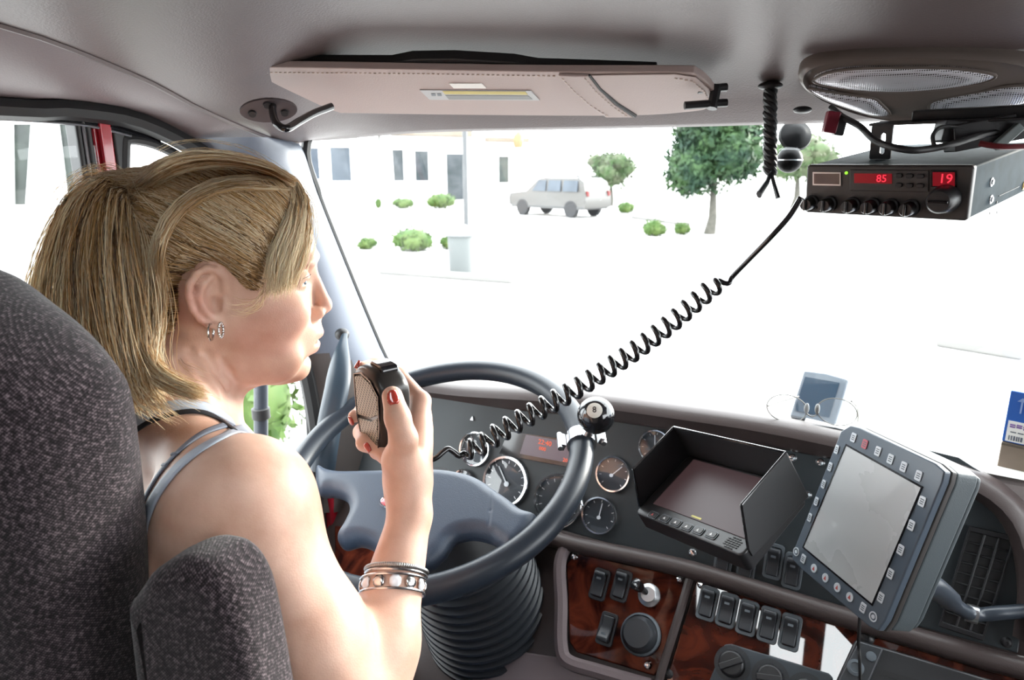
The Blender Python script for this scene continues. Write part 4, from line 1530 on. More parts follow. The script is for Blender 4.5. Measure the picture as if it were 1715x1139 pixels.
hh = h2 - h1
M_BLUE = mat('carton_blue', (.025, .11, .42), .4)
mb = MB(); mb.box((.075, hh / 2, -.055), (.15, hh, .11)); obj('carton', mb, M_BLUE, bx2, bevel=.0015)
mb = MB(); mb.box((.075, hh * .23, .0006), (.142, hh * .40, .001)); lab = obj('label', mb, M_PAPER, bx2)
mb = MB()
rb = random.Random(4)
x = .008
while x < .14:
    w = rb.choice((.0012, .0018, .0024)); mb.box((x, hh * .105, .0014), (w, hh * .09, .0004)); x += w + rb.choice((.0012, .002))
obj('barcode', mb, M_GLY, lab)
mb = MB()
for r, n_ in ((.36, 16), (.32, 16)):
    for k in range(n_):
        mb.box((.01 + k * .008, hh * (r + .01 * math.sin(k * 2.3)), .0014), (.0065, hh * .028, .0004))
obj('print_lines', mb, mat('print_purple', (.22, .12, .36), .6), lab)
mb = MB()
for k in range(14): mb.box((.012 + k * .009, hh * .22, .0014), (.007, hh * .02, .0004))
obj('print_lines', mb, M_BEZELG, lab)
mb = MB(); mb.box((.016, hh * .72, .0006), (.0022, hh * .24, .001)); mb.add([(.010, hh * .82, .0011), (.022, hh * .82, .0011), (.016, hh * .9, .0011)], [(0, 1, 2)])
obj('arrow_mark', mb, mat('arrow_pale', (.25, .35, .6), .5), bx2)
for k, (c, a, lb) in enumerate((((.03, 1.236), .0, 'white paper sheet lying on the dash top behind the tablet'), ((.19, 1.205), -.12, 'white paper sheet lying on the dash top in front of the tan box'))):
    mb = MB(); mb.grid([[(u * .15, v * .07, .0012 + .0016 * math.sin(3 * u + k)) for u in [i / 4 - 1 for i in range(9)]] for v in (-1, -.3, .3, 1)])
    o = obj('paper_sheet', mb, M_PAPER, M=Matrix.Translation(C(c[0], c[1], -.4325 + .002 * k)) @ RZ(a), smooth=60)
    sol = o.modifiers.new('thickness', 'SOLIDIFY'); sol.thickness = .0008
    tag(o, lb, 'paper')
# ------------------------------------------------------------------ sun visor
M_VIS = mat('visor_vinyl', (.42, .335, .31), .5, bump=.25, bscale=420, spec=.35)
vTL, vTR, vBM = Z(430, 116, EYE + .132), Z(1170, 124, EYE + .116), Z(800, 193, EYE + .079)
VN = (vTR - vTL).cross(vBM - vTL).normalized()
if VN.y > 0: VN = -VN
VF = frame(vTL, vTR - vTL, Vector((0, 0, 1)))
z_ = VN; x_ = (vTR - vTL).normalized(); y_ = z_.cross(x_)
VF = Matrix(((x_.x, y_.x, z_.x, vTL.x), (x_.y, y_.y, z_.y, vTL.y), (x_.z, y_.z, z_.z, vTL.z), (0, 0, 0, 1)))
VFI = VF.inverted()
def vq(px, py, off=0.0):
    q = VFI @ ONP(px, py, vTL + VN * off, VN)
    return (q.x, q.y)
vis = thing('sun_visor', 'beige vinyl sun visor folded up along the top of the windshield', 'sun visor', VF)
ol = spline([Vector((*vq(*q), 0)) for q in ((436, 113), (600, 115), (900, 120), (1130, 121), (1168, 125), (1192, 146), (1200, 164), (1186, 180), (1160, 187), (1050, 194), (800, 193), (600, 190), (562, 187), (500, 160), (440, 130), (430, 119))], 4, closed=True)
P = [(p.x, p.y) for p in ol]
mb = MB(); mb.prism(P[::-1], -.010, 0)
obj('panel', mb, M_VIS, vis, bevel=.0035, seg=3)
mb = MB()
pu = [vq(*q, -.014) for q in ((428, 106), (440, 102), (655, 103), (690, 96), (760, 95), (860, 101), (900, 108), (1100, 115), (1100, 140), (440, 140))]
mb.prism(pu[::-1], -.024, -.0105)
obj('slot_shadow_slab', mb, M_BLACK, vis, bevel=.002)  # black slab standing in for the shadow in the slot above the visor
mb = MB()
band = [vq(*q) for q in ((935, 122), (985, 123), (1002, 145), (1030, 172), (1062, 193), (1015, 193), (985, 172), (955, 145))]
mb.prism(band[::-1], 0, .004)
obj('sleeve_band', mb, M_VIS, vis, bevel=.0015)
fl = [vq(*q) for q in ((990, 124), (1130, 122), (1165, 127), (1188, 147), (1194, 164), (1182, 177), (1158, 184), (1068, 191), (1035, 170), (1006, 145))]
mb = MB(); mb.prism(fl[::-1], 0, .002)
obj('pocket_flap', mb, M_VIS, vis, bevel=.0015)
mb = MB()
mb.tube([Vector((*vq(*q), .0015)) for q in ((987, 124), (1006, 148), (1035, 173), (1064, 192))], [.0015, .002, .0025, .003], 8)
obj('pocket_edge', mb, M_BLACK, vis)
M_STITCH = mat('stitching', (.62, .52, .46), .7)
def stitches(line, n, z=.0006):
    L = resample([Vector((*vq(*q), z)) for q in line], 2 * n)
    m = MB()
    for k in range(n): m.tube([L[2 * k], L[2 * k + 1]], .0007, 5)
    o = obj('stitching', m, M_STITCH, vis); o['kind'] = 'stuff'
stitches(((445, 121), (700, 123), (930, 127)), 60)
stitches(((1130, 128), (1160, 133), (1180, 150), (1186, 163), (1176, 174), (1150, 180)), 18, .0026)
stitches(((942, 126), (962, 148), (990, 172), (1018, 190)), 14, .0046)
stitches(((980, 126), (998, 148), (1026, 173), (1050, 190)), 14, .0046)
lb = [vq(*q) for q in ((703, 150), (889, 151), (904, 167), (720, 166))]
mb = MB(); mb.prism(lb[::-1], 0, .0012)
lo = obj('warning_label', mb, mat('label_silver', (.42, .42, .42), .4), vis)
for qs, m, nm in ((((741, 151), (880, 152), (884, 157), (745, 156)), mat('label_yellow', (.55, .46, .12), .5), 'yellow_stripe'), (((746, 158), (885, 159), (892, 165), (752, 165)), mat('label_grey', (.24, .25, .24), .5), 'text_block')):
    mb = MB(); mb.prism([vq(*q) for q in qs][::-1], .0012, .0016)
    obj(nm, mb, m, lo)
mb = MB()
for dx in (0, 10): mb.prism([vq(*q) for q in ((722 + dx, 155), (729 + dx, 155), (730 + dx, 159), (723 + dx, 159))][::-1], .0012, .0016)
obj('text_block', mb, M_BEZELG, lo)
mb = MB(); mb.prism([vq(*q) for q in ((752, 139), (806, 139), (815, 147), (760, 147))][::-1], 0, .001)
obj('sticker', mb, M_PAPER, vis)
# right clip
for q0, q1 in (((1168, 150), (1218, 146)), ((1146, 177), (1218, 172))):
    a, b = D(*q0, .895), D(*q1, .895)
    mb = MB(); mb.tube([a, b], .0055, 8)
    obj('clip', mb, M_BLACKP, vis, world=True, bevel=.001)
a, b = D(1200, 144, .895), D(1192, 182, .895)
mb = MB(); mb.tube([a, b], .007, 8); obj('clip_post', mb, M_BLACKP, vis, world=True)
# hinge plate and rod
hc = D(450, 183, .935)
HF = frame(hc, (.80, .22, -.12), (0, .75, .4))
hin = thing('visor_hinge', 'dark hinge plate with screws and bent black rod at the left end of the visor', 'hinge', hc)
mb = MB()
n_ = (Vector(_e) - hc).normalized(); n_ = (n_ + Vector((0, 0, -.9))).normalized()
x_ = (D(490, 192, .935) - hc).normalized(); x_ = (x_ - n_ * x_.dot(n_)).normalized(); y_ = n_.cross(x_)
HF = Matrix(((x_.x, y_.x, n_.x, hc.x), (x_.y, y_.y, n_.y, hc.y), (x_.z, y_.z, n_.z, hc.z), (0, 0, 0, 1)))
mb.prism([(p[0] * .038, p[1] * .020) for p in circle(1, 28)], 0, .004, HF)
obj('plate', mb, mat('hinge_mauve', (.09, .072, .076), .4), hin, world=True, bevel=.001)
for sx, sy in ((-.022, -.002), (.0, .011), (.020, -.004)):
    mb = MB(); mb.lathe([(.006, .004), (.005, .0065), (0, .0065)], 14, HF @ T(sx, sy, 0)); obj('screw', mb, M_BLACKP, hin, world=True)
rp_ = [D(457, 172, .93), D(457, 190, .92), D(464, 208, .91), D(480, 215, .91), D(500, 204, .93), D(525, 190, .95), D(556, 178, .97)]
mb = MB(); mb.tube(spline(rp_, 6), .0052, 10); obj('rod', mb, M_BLACKG, hin, world=True)

# ------------------------------------------------------------------ overhead speaker pod
pc = D(1545, 140, .80)
pn = Vector((0.05, -.60, -.80)).normalized()
x_ = Vector((.99, .10, 0)); x_ = (x_ - pn * x_.dot(pn)).normalized(); y_ = pn.cross(x_)
PD = Matrix(((x_.x, y_.x, pn.x, pc.x), (x_.y, y_.y, pn.y, pc.y), (x_.z, y_.z, pn.z, pc.z), (0, 0, 0, 1)))
PDI = PD.inverted()
def pq(px, py, off=0.0):
    q = PDI @ ONP(px, py, pc + pn * off, pn); return Vector((q.x, q.y, 0))
pod = thing('speaker_pod', 'oval overhead speaker pod with three silver mesh grilles above the radio', 'speaker', PD)
M_POD = mat('pod_taupe', (.15, .124, .11), .32, bump=.1, bscale=600)
oo = spline([pq(*q) for q in ((1336, 128), (1350, 108), (1400, 95), (1500, 88), (1620, 90), (1715, 100), (1790, 125), (1800, 150), (1740, 172), (1660, 188), (1580, 199), (1510, 201), (1440, 190), (1385, 170), (1350, 150))], 5, closed=True)
cen = sum(oo, Vector()) / len(oo)
rings = []
for k, zz in ((1.0, -.012), (1.0, -.003), (.985, .003), (.95, .006), (.93, .002), (.90, .001), (.7, .005), (.4, .008), (.02, .009)):
    rings.append([cen + (p - cen) * k + Vector((0, 0, zz)) for p in oo])
mb = MB(); mb.loft(rings)
obj('housing', mb, M_POD, pod, smooth=60)
def grille_mat():
    m = mat('speaker_mesh', (.42, .42, .45), .35, metal=.45)
    nt = m.node_tree; p = nt.nodes['Principled BSDF']
    tc = nt.nodes.new('ShaderNodeTexCoord')
    v = nt.nodes.new('ShaderNodeTexVoronoi'); v.inputs['Scale'].default_value = 420; v.inputs['Randomness'].default_value = 0.0
    r = nt.nodes.new('ShaderNodeValToRGB'); r.color_ramp.elements[0].position = .25; r.color_ramp.elements[0].color = (.015, .015, .018, 1); r.color_ramp.elements[1].position = .42; r.color_ramp.elements[1].color = (.85, .85, .90, 1)
    nt.links.new(tc.outputs['Object'], v.inputs['Vector']); nt.links.new(v.outputs['Distance'], r.inputs['Fac']); nt.links.new(r.outputs['Color'], p.inputs['Base Color'])
    b = nt.nodes.new('ShaderNodeBump'); b.inputs['Strength'].default_value = .6; b.inputs['Distance'].default_value = .001
    nt.links.new(v.outputs['Distance'], b.inputs['Height']); nt.links.new(b.outputs['Normal'], p.inputs['Normal'])
    return m
M_MESH = grille_mat()
for qs in (((1362, 137), (1385, 124), (1430, 117), (1500, 115), (1590, 116), (1655, 124), (1667, 131), (1640, 141), (1580, 150), (1500, 155), (1430, 152), (1385, 145)),
           ((1354, 150), (1380, 154), (1420, 160), (1462, 166), (1476, 176), (1490, 193), (1465, 194), (1420, 181), (1380, 166)),
           ((1556, 178), (1572, 168), (1640, 155), (1700, 145), (1760, 150), (1740, 168), (1650, 187), (1590, 196), (1562, 195))):
    g = spline([pq(*q, .009) for q in qs], 4, closed=True)
    c = sum(g, Vector()) / len(g)
    rg = [[c + (p - c) * k + Vector((0, 0, zz)) for p in g] for k, zz in ((1.0, -.001), (1.0, .0075), (.93, .0095), (.6, .0125), (.02, .0135))]
    mb = MB(); mb.loft(rg); go = obj('grille', mb, M_MESH, pod, smooth=60)
    mb = MB(); mb.tube([p + Vector((0, 0, .0075)) for p in g], .0018, 8, closed=True); obj('grille_rim', mb, M_POD, go)

# ------------------------------------------------------------------ CB radio under the pod
ra, rb_ = D(1350, 316.5, 0.831), D(1624, 324.5, 0.7040)
rc = (ra + rb_) / 2
cbx = (rb_ - ra).normalized()
CF = frame(rc, cbx, Vector((0, 0, 1)) + Vector((cbx.y, -cbx.x, 0)) * .125)
CFI = CF.inverted(); CN = Vector(CF.col[2][:3])
cw = (rb_ - ra).length; chh = .0572
def cq(px, py, off=0.0):
    q = CFI @ ONP(px, py, rc + CN * off, CN)
    return (q.x, q.y)
cb = thing('cb_radio', 'black two-way radio with red channel digits hanging from the overhead bracket', 'radio', CF)
M_CASE = mat('radio_case', (.048, .068, .080), .65, spec=.03, var=.15, vscale=40)
M_FACE = mat('radio_face', (.045, .038, .035), .45, bump=.1, bscale=900)
mb = MB(); mb.box((0, 0, -.125), (cw, chh * .97, .23)); obj('case', mb, M_CASE, cb, bevel=.003)
mb = MB(); mb.prism(rrect(cw * 1.01, chh, .004), -.012, 0); face = obj('faceplate', mb, M_FACE, cb, bevel=.003)
def cpatch(x0, y0, x1, y1, z0, z1, m, name, par, bev=0):
    P = [cq(x0, y1), cq(x1, y1 + (x1 - x0) * .02), cq(x1, y0 + (x1 - x0) * .01), cq(x0, y0)]
    mb = MB(); mb.prism(P, z0, z1); return obj(name, mb, m, par, bevel=bev)
mt = cpatch(1362, 288, 1409, 310, 0, .0015, M_STEEL, 'meter', cb)
cpatch(1364.5, 290.5, 1406.5, 307.5, .0015, .002, mat('meter_dial', (.13, .09, .085), .3, coat=.5), 'meter_dial', mt)
x, y = cq(1418, 289.5); mb = MB(); mb.sphere((x, y, .001), .0018); obj('status_lamp', mb, mat('lamp_green', (.1, .4, .02), .3, emit=(.35, 1, .05), estr=.9), cb)
rec = cpatch(1424, 284, 1556, 319, 0, .0018, M_FACE, 'display_surround', cb, .001)
M_RLED = mat('display_red', (.07, .004, .006), .2, emit=(.25, .005, .012), estr=.45)
M_RDIG = mat('digits_red', (.4, .01, .02), .4, emit=(1.0, .03, .06), estr=1.0)
ds = cpatch(1432, 290, 1495, 306, .0018, .0024, M_RLED, 'display', cb)
x, y = cq(1478, 299); obj('digits', text_mb('85', .0115, T(x, y, .0026) @ Matrix.Shear('XY', 4, (.0, .0)), .0003), M_RDIG, ds, smooth=0)
for i in range(3):
    for j in range(2):
        x, y = cq(1507 + i * 18, 293.5 + j * 16 + i * .5)
        mb = MB(); mb.prism(rrect(  .0075, .0048, .002, c=(x, y)), .0018, .0045); obj('push_button', mb, M_BLACKP, cb, bevel=.0008)
cs = cpatch(1560, 285, 1603, 313, 0, .0016, M_BLACKG, 'channel_window', cb)
cpatch(1563, 288, 1600, 311, .0016, .0019, M_RLED, 'channel_screen', cs)
x, y = cq(1585, 299.5); obj('digits', text_mb('19', .0136, T(x, y, .0022), .0003), M_RDIG, cs, smooth=0)
for i, (px, py) in enumerate(((1352, 342), (1382, 343.5), (1421, 345.5), (1454, 347), (1485, 348.5), (1519, 350.5))):
    x, y = cq(px, py, .012)
    mb = MB(); mb.lathe([(.0092, 0), (.0092, .0044), (.0075, .0053), (.0075, .0158), (.0066, .0176), (0, .0176)], 20, T(x, y, 0))
    kn = obj('knob', mb, M_BLACKP, cb)
    mb = MB(); mb.box((x, y, .0180), (.0026, .0132, .005), None); obj('knob_grip', mb, M_BLACKG, kn, bevel=.0008)
x, y = cq(1576, 336, .014)
mb = MB(); mb.lathe([(.015, 0), (.015, .005), (.0137, .009), (.0128, .0194), (.0106, .022), (0, .0225)], 28, T(x, y, 0)); kn = obj('channel_knob', mb, M_BLACKP, cb)
mb = MB(); mb.box((x, y, .0234), (.0194, .003, .0026)); obj('knob_grip', mb, M_BLACKG, kn, bevel=.0008)
# screws on the right flank
CXv = Vector(CF.col[0][:3])
def fq(px, py):
    q = CFI @ ONP(px, py, rc + CXv * cw / 2, CXv); return q
for px, py in ((1660, 305), (1659, 334), (1714, 311)):
    q = fq(px, py)
    mb = MB(); mb.lathe([(.0052, 0), (.005, .001), (.003, .0014), (.003, .0024), (0, .0024)], 16, T(cw / 2, q.y, q.z) @ RY(PI / 2))
    obj('screw', mb, M_STEEL if px < 1700 else mat('brass', (.5, .35, .15), .3, metal=1), cb)
for px, py in ((1669, 339), (1657, 357.5), (1669, 356)):
    q = fq(px, py); mb = MB(); mb.lathe([(.0016, 0), (.0016, .0006), (0, .0006)], 10, T(cw / 2, q.y, q.z) @ RY(PI / 2)); obj('hole', mb, M_BLACK, cb)
q = fq(1690, 320); mb = MB(); mb.box((cw / 2 + .0003, q.y, q.z), (.0008, .0008, .075)); obj('seam', mb, M_BLACK, cb)
# bracket
bk_ = thing('radio_bracket', 'black slotted steel bracket holding the two-way radio under the speaker pod', 'bracket', CF @ T(0, chh / 2, -.1))
xa = CFI @ ONP(1476, 232, rc - CN * .06, CN)
zt = CFI @ D(1476, 203, 0.7920)
mb = MB()
for xx in (xa.x, xa.x + .20):
    mb.prism([(xx - .011, chh * .49), (xx + .011, chh * .49), (xx + .011, chh * .49 + .037), (xx - .011, chh * .49 + .037)][::1], -.063, -.060)
    break
mb2 = MB(); P0 = rrect(.024, .040, .002, 3, (xa.x, chh * .49 + .020)); P1 = rrect(.0055, .024, .0025, 3, (xa.x + .002, chh * .49 + .018)); mb2.ring(P0, P1, -.063, -.060, CF)
obj('leg', mb2, M_BLACKP, bk_, world=True)
mb2 = MB(); mb2.ring(rrect(.024, .040, .002, 3, (xa.x + .165, chh * .49 + .020)), rrect(.0055, .024, .0025, 3, (xa.x + .165, chh * .49 + .018)), -.063, -.060, CF)
obj('leg', mb2, M_BLACKP, bk_, world=True)
mb2 = MB(); mb2.box((xa.x + .085, chh * .49 + .040, -.075), (.20, .003, .034), CF); obj('cross_plate', mb2, M_BLACKP, bk_, world=True, bevel=.001)
mb2 = MB(); mb2.box((xa.x + .085, chh * .49 + .0465, -.085), (.12, .012, .02), CF); obj('spacer', mb2, M_BLACKP, bk_, world=True, bevel=.002)
# wires and plugs above the radio
M_WRED = mat('wire_dark_red', (.12, .008, .012), .4)
mb = MB(); mb.tube(spline([D(1392, 180, 0.8184), D(1410, 195, 0.7920), D(1440, 212, 0.7568), D(1470, 238, 0.7304), D(1520, 251, 0.7040), D(1560, 249, 0.7040), D(1600, 240, 0.7040), D(1650, 225, 0.7216), D(1720, 215, 0.7392)], 6), .0036, 9)
tag(obj('power_cable', mb, M_BLACK), 'black power cable looping from the red plug across the radio top', 'cable')
mb = MB(); mb.tube(spline([D(1565, 245, 0.7172), D(1562, 228, 0.7172), D(1572, 215, 0.7216), D(1590, 212, 0.7304), D(1615, 216, 0.7304)], 6), .0022, 8)
tag(obj('loop_cable', mb, M_BLACK), 'small black cable loop standing on top of the radio', 'cable')
mb = MB(); mb.tube(spline([D(1640, 240, 0.7040), D(1680, 246, 0.6952), D(1740, 244, 0.6952)], 6), .003, 8)
tag(obj('red_wire', mb, M_WRED), 'dark red wire along the radio top at the right edge', 'cable')
pg = thing('red_plug', 'dark red plug hanging beside the speaker pod above the radio', 'plug', D(1395, 205, 0.7920))
def cubo(name, c, s, m, par, ang=0.0, dpt=None):
    M = Matrix.Translation(c) @ RZ(.35) @ RY(ang)
    mb = MB(); mb.box((0, 0, 0), s, M); return obj(name, mb, m, par, world=True, bevel=.0015)
cubo('plug_body', D(1392, 205, 0.7920), (.014, .014, .024), mat('plug_red', (.16, .008, .022), .35), pg, .15)
cubo('socket_half', D(1406, 212, 0.7920), (.011, .013, .02), M_BLACKP, pg, .15)
cn_ = thing('power_connector', 'black connector block with a pale tag lying on top of the radio', 'connector', D(1640, 225, 0.7392))
cubo('block', D(1648, 222, 0.7392), (.07, .03, .028), M_BLACKP, cn_, -.2)
cubo('side_block', D(1600, 222, 0.7480), (.035, .03, .022), M_BLACKP, cn_, .1)
cubo('pale_tag', D(1687, 229, 0.7216), (.010, .012, .030), mat('tag_grey', (.22, .26, .26), .5), cn_, .75)
cubo('upper_block', D(1690, 205, 0.7392), (.03, .02, .01), M_BLACKP, cn_, .0)

# ------------------------------------------------------------------ hanging cord, suction compass, header clip
hs = thing('braided_cord', 'black braided cord hanging from the headliner with two loose tails', 'cord', D(1291, 145, .90))
L = [D(1290 + .8 * math.sin(k * .8), 142 + 148 * k / 40, .90) for k in range(41)]
for ph in (0, 2 * PI / 3, 4 * PI / 3):
    mb = MB(); mb.tube([p + Vector((.0048 * math.cos(k * .75 + ph), .0048 * math.sin(k * .75 + ph), 0)) for k, p in enumerate(L)], .0046, 8)
    obj('strand', mb, M_BLACK, hs, world=True)
for P in ([D(1291, 288, .9), D(1285, 305, .9), D(1271, 326, .895)], [D(1292, 288, .9), D(1297, 308, .9), D(1304, 332, .9)]):
    mb = MB(); mb.tube(P, [.005, .006, .0075], 8, flat=.5); obj('tail', mb, M_BLACK, hs, world=True)
mb = MB(); mb.sphere((0, 0, 0), (.016, .012, .006), Matrix.Translation(D(1290, 144, .90))); obj('anchor', mb, M_BLACKP, hs, world=True)
M_CUP = mat('cup_black', (.003, .003, .0035), .4, spec=.10)
cpo = thing('ball_compass', 'small black ball compass on a suction cup stuck to the windshield', 'compass', D(1325, 250, 1.07))
cp_ = D(1331, 228, 1.085)
mb = MB(); mb.lathe([(.0255, 0), (.024, .006), (.014, .012), (.006, .018), (0, .018)], 28, frame(cp_, (.80, .25, -.35), (.3, .5, .8)))
obj('suction_cup', mb, M_CUP, cpo, world=True)
mb = MB(); mb.sphere((0, 0, 0), .0195, Matrix.Translation(D(1322, 268, 1.06)), 26, 18); bo = obj('ball', mb, M_CUP, cpo, world=True)
mb = MB(); mb.lathe([(.0199, -.001), (.0199, .001)], 30, Matrix.Translation(D(1322, 268, 1.06)), cap=False); obj('equator_line', mb, M_STEEL, bo, world=True)
mb = MB(); mb.sphere((0, 0, 0), (.0165, .0165, .006), Matrix.Translation(D(1322, 252, 1.06)), 24, 8); obj('clear_cap', mb, glass_mat('compass_dome', (.8, .82, .84), .05), bo, world=True)
mb = MB(); mb.sphere((0, 0, 0), (.012, .010, .005), Matrix.Translation(D(1344, 184, .915))); tag(obj('header_clip', mb, M_BLACKP), 'small dark oval clip under the header between cord and pod', 'clip')

# ------------------------------------------------------------------ coiled microphone cord
path = [(1342, 330, .766), (1322, 362, .775), (1292, 396, .79), (1255, 434, .82), (1228, 462, .846), (1221, 474, .845), (1212, 474, .845), (1200, 474, .845)]
coil = [(1205, 470, .845), (1160, 509, .842), (1120, 543, .838), (1080, 574, .834), (1040, 602, .830), (1000, 628, .826), (960, 653, .82), (920, 676, .815), (880, 699, .81), (840, 722, .805), (808, 744, .80), (775, 760, .795)]
tail = [(768, 764, .79), (752, 752, .785), (742, 757, .78), (728, 768, .775), (705, 772, .77), (680, 760, .765)]
pts = [D(*q) for q in spline([Vector(q) for q in path], 6)]
cc = [D(*q) for q in spline([Vector(q) for q in coil], 24)]
cc = resample(cc, 23 * 18 + 1)
hel = []
for k, p in enumerate(cc):
    t = (cc[min(k + 1, len(cc) - 1)] - cc[max(k - 1, 0)]).normalized()
    s = t.cross(Vector((0, 0, 1))).normalized(); u = s.cross(t)
    a = 2 * PI * k / 18
    rr = .0098 * smooth01(k / 10) * smooth01((len(cc) - 1 - k) / 10) + .0008
    hel.append(p + (s * math.cos(a) + u * math.sin(a)) * rr)
mb = MB(); mb.tube(pts[:-6] + hel + [D(*q) for q in spline([Vector(q) for q in tail], 6)], .0034, 8)
tag(obj('coiled_cord', mb, mat('cord_black', (.012, .012, .013), .22, coat=.3), smooth=180), 'black coiled microphone cord stretching from the radio to the hand microphone', 'cord')
# ------------------------------------------------------------------ driver's seat
def fabric_mat(name='seat_fabric'):
    m = mat(name, (.05, .04, .045), .9, spec=.12, sheen=.25)
    nt = m.node_tree; p = nt.nodes['Principled BSDF']; L = nt.links.new
    tc = nt.nodes.new('ShaderNodeTexCoord')
    sep = nt.nodes.new('ShaderNodeSeparateXYZ'); L(tc.outputs['Object'], sep.inputs[0])
    def math_(op, a, b=None, c=None):
        n = nt.nodes.new('ShaderNodeMath'); n.operation = op
        for i, v in enumerate((a, b, c)):
            if v is None: continue
            if isinstance(v, (int, float)): n.inputs[i].default_value = v
            else: L(v, n.inputs[i])
        return n.outputs[0]
    n = nt.nodes.new('ShaderNodeTexNoise'); n.inputs['Scale'].default_value = 330; n.inputs['Detail'].default_value = 3
    L(tc.outputs['Object'], n.inputs['Vector'])
    jit = math_('MULTIPLY', math_('SUBTRACT', n.outputs['Fac'], .5), 4.5)
    h = math_('ADD', sep.outputs['X'], math_('MULTIPLY', sep.outputs['Y'], .8))
    a = math_('SINE', math_('ADD', math_('MULTIPLY', h, 2 * PI / .0030), jit))
    b = math_('SINE', math_('ADD', math_('MULTIPLY', sep.outputs['Z'], 2 * PI / .0024), jit))
    w = math_('ADD', math_('MULTIPLY', math_('MULTIPLY', a, b), .17), math_('MULTIPLY', n.outputs['Fac'], 1.0))
    r = nt.nodes.new('ShaderNodeValToRGB')
    r.color_ramp.elements[0].position = .36; r.color_ramp.elements[0].color = (.006, .004, .0045, 1)
    r.color_ramp.elements[1].position = .78; r.color_ramp.elements[1].color = (.17, .132, .142, 1)
    e = r.color_ramp.elements.new(.56); e.color = (.030, .021, .025, 1)
    L(w, r.inputs['Fac']); L(r.outputs['Color'], p.inputs['Base Color'])
    bp = nt.nodes.new('ShaderNodeBump'); bp.inputs['Strength'].default_value = .6; bp.inputs['Distance'].default_value = .001
    L(w, bp.inputs['Height']); L(bp.outputs['Normal'], p.inputs['Normal'])
    return m
M_FAB = fabric_mat()
seat = thing('driver_seat', 'dark woven fabric high-back driver seat with a folded-up armrest', 'seat', C(-.66, .4, -1.0))
half0 = [(-.66, -.058), (-.62, -.062), (-.575, -.073), (-.535, -.088), (-.500, -.108), (-.474, -.133), (-.464, -.165), (-.464, -.21), (-.468, -.27), (-.476, -.34), (-.482, -.45), (-.462, -.60), (-.43, -.75), (-.43, -.90)]
half = [(x - .026 * smooth01((x + .66) / .10), z - .012) for x, z in half0]
outl = [(x, z) for x, z in half] + [(-1.32 - x, z) for x, z in half[::-1][:-1]]
outl = [(p.x, p.z) for p in spline([Vector((x, 0, z)) for x, z in outl], 4, closed=True)]
ocx, ocz = -.66, -.45
def inflate(outl, cx, cz, y0, y1, R, seg=7):
    """rounded slab: outline in xz, from y0 (back) to y1 (front)"""
    n = len(outl)
    area = sum(outl[i][0] * outl[(i + 1) % n][1] - outl[(i + 1) % n][0] * outl[i][1] for i in range(n))
    sg = 1 if area > 0 else -1
    def off(d):
        o = []
        for i in range(n):
            a, b = outl[i - 1], outl[(i + 1) % n]
            t = Vector((b[0] - a[0], b[1] - a[1])).normalized()
            o.append((outl[i][0] - t.y * d * sg, outl[i][1] + t.x * d * sg))
        return o
    rg = []
    for k in range(seg + 1):
        a = PI / 2 * k / seg
        o = off(R * (1 - math.sin(a)))
        rg.append([C(p[0], y0 + R * (1 - math.cos(a)), p[1]) for p in o])
    for k in range(seg, -1, -1):
        a = PI / 2 * k / seg
        o = off(R * (1 - math.sin(a)))
        rg.append([C(p[0], y1 - R * (1 - math.cos(a)), p[1]) for p in o])
    return rg
mb = MB(); mb.loft(inflate(outl, ocx, ocz, .165, .305, .062))
obj('backrest', mb, M_FAB, seat, world=True, smooth=70)
# piping round the back panel
pipe = [C(-.66 + (x + .66) * .86, .1665, ocz + (z - ocz) * .90) for x, z in outl]
mb = MB(); mb.tube(pipe, .0028, 6, closed=True); obj('piping', mb, M_FAB, seat, world=True)
cush = [(-.89, -.98), (-.43, -.98), (-.42, -.90), (-.45, -.86), (-.66, -.875), (-.87, -.86), (-.90, -.90)]
mb = MB(); mb.loft(inflate([(p.x, p.z) for p in spline([Vector((x, 0, z)) for x, z in cush], 4, closed=True)], -.66, -.93, .26, .80, .03))
obj('cushion', mb, M_FAB, seat, world=True, smooth=70)
mb = MB(); mb.box((-.66, .48, EYE - 1.15), (.34, .40, .28)); obj('pedestal', mb, M_BLACKP, seat, world=True, bevel=.02)
# folded-up armrest
ao = D(350, 1010, .515)
ax_ = Vector((.93, .30, .0)).normalized()
AF = frame(ao, ax_, Vector((-.10, .05, 1)))       # x right, y up, z towards the camera
def aq(px, py):
    q = AF.inverted() @ ONP(px - 16, py + 14, ao, Vector(AF.col[2][:3])); return (q.x, q.y)
arm_o = [aq(*q) for q in ((262, 985), (268, 968), (282, 948), (300, 924), (345, 903), (375, 902), (403, 912), (430, 940), (450, 985), (466, 1060), (482, 1150), (500, 1260), (500, 1400), (290, 1400), (284, 1200), (272, 1080))]
ol = [(p.x, p.z) for p in spline([Vector((x, 0, z)) for x, z in arm_o], 4, closed=True)]
n = len(ol)
area = sum(ol[i][0] * ol[(i + 1) % n][1] - ol[(i + 1) % n][0] * ol[i][1] for i in range(n)); sg = 1 if area > 0 else -1
def aoff(d):
    o = []
    for i in range(n):
        a, b = ol[i - 1], ol[(i + 1) % n]
        t = Vector((b[0] - a[0], b[1] - a[1])).normalized()
        o.append((ol[i][0] - t.y * d * sg, ol[i][1] + t.x * d * sg))
    return o
rg = []
Rr = .020
for k in range(8):
    a = PI / 2 * k / 7
    rg.append([AF @ Vector((p[0], p[1], .022 - Rr * (1 - math.sin(PI / 2 - a)) if False else -.035 + Rr * (1 - math.cos(a)) )) for p in aoff(Rr * (1 - math.sin(a)))])
for k in range(7, -1, -1):
    a = PI / 2 * k / 7
    rg.append([AF @ Vector((p[0], p[1], .030 - Rr * (1 - math.cos(a)))) for p in aoff(Rr * (1 - math.sin(a)))])
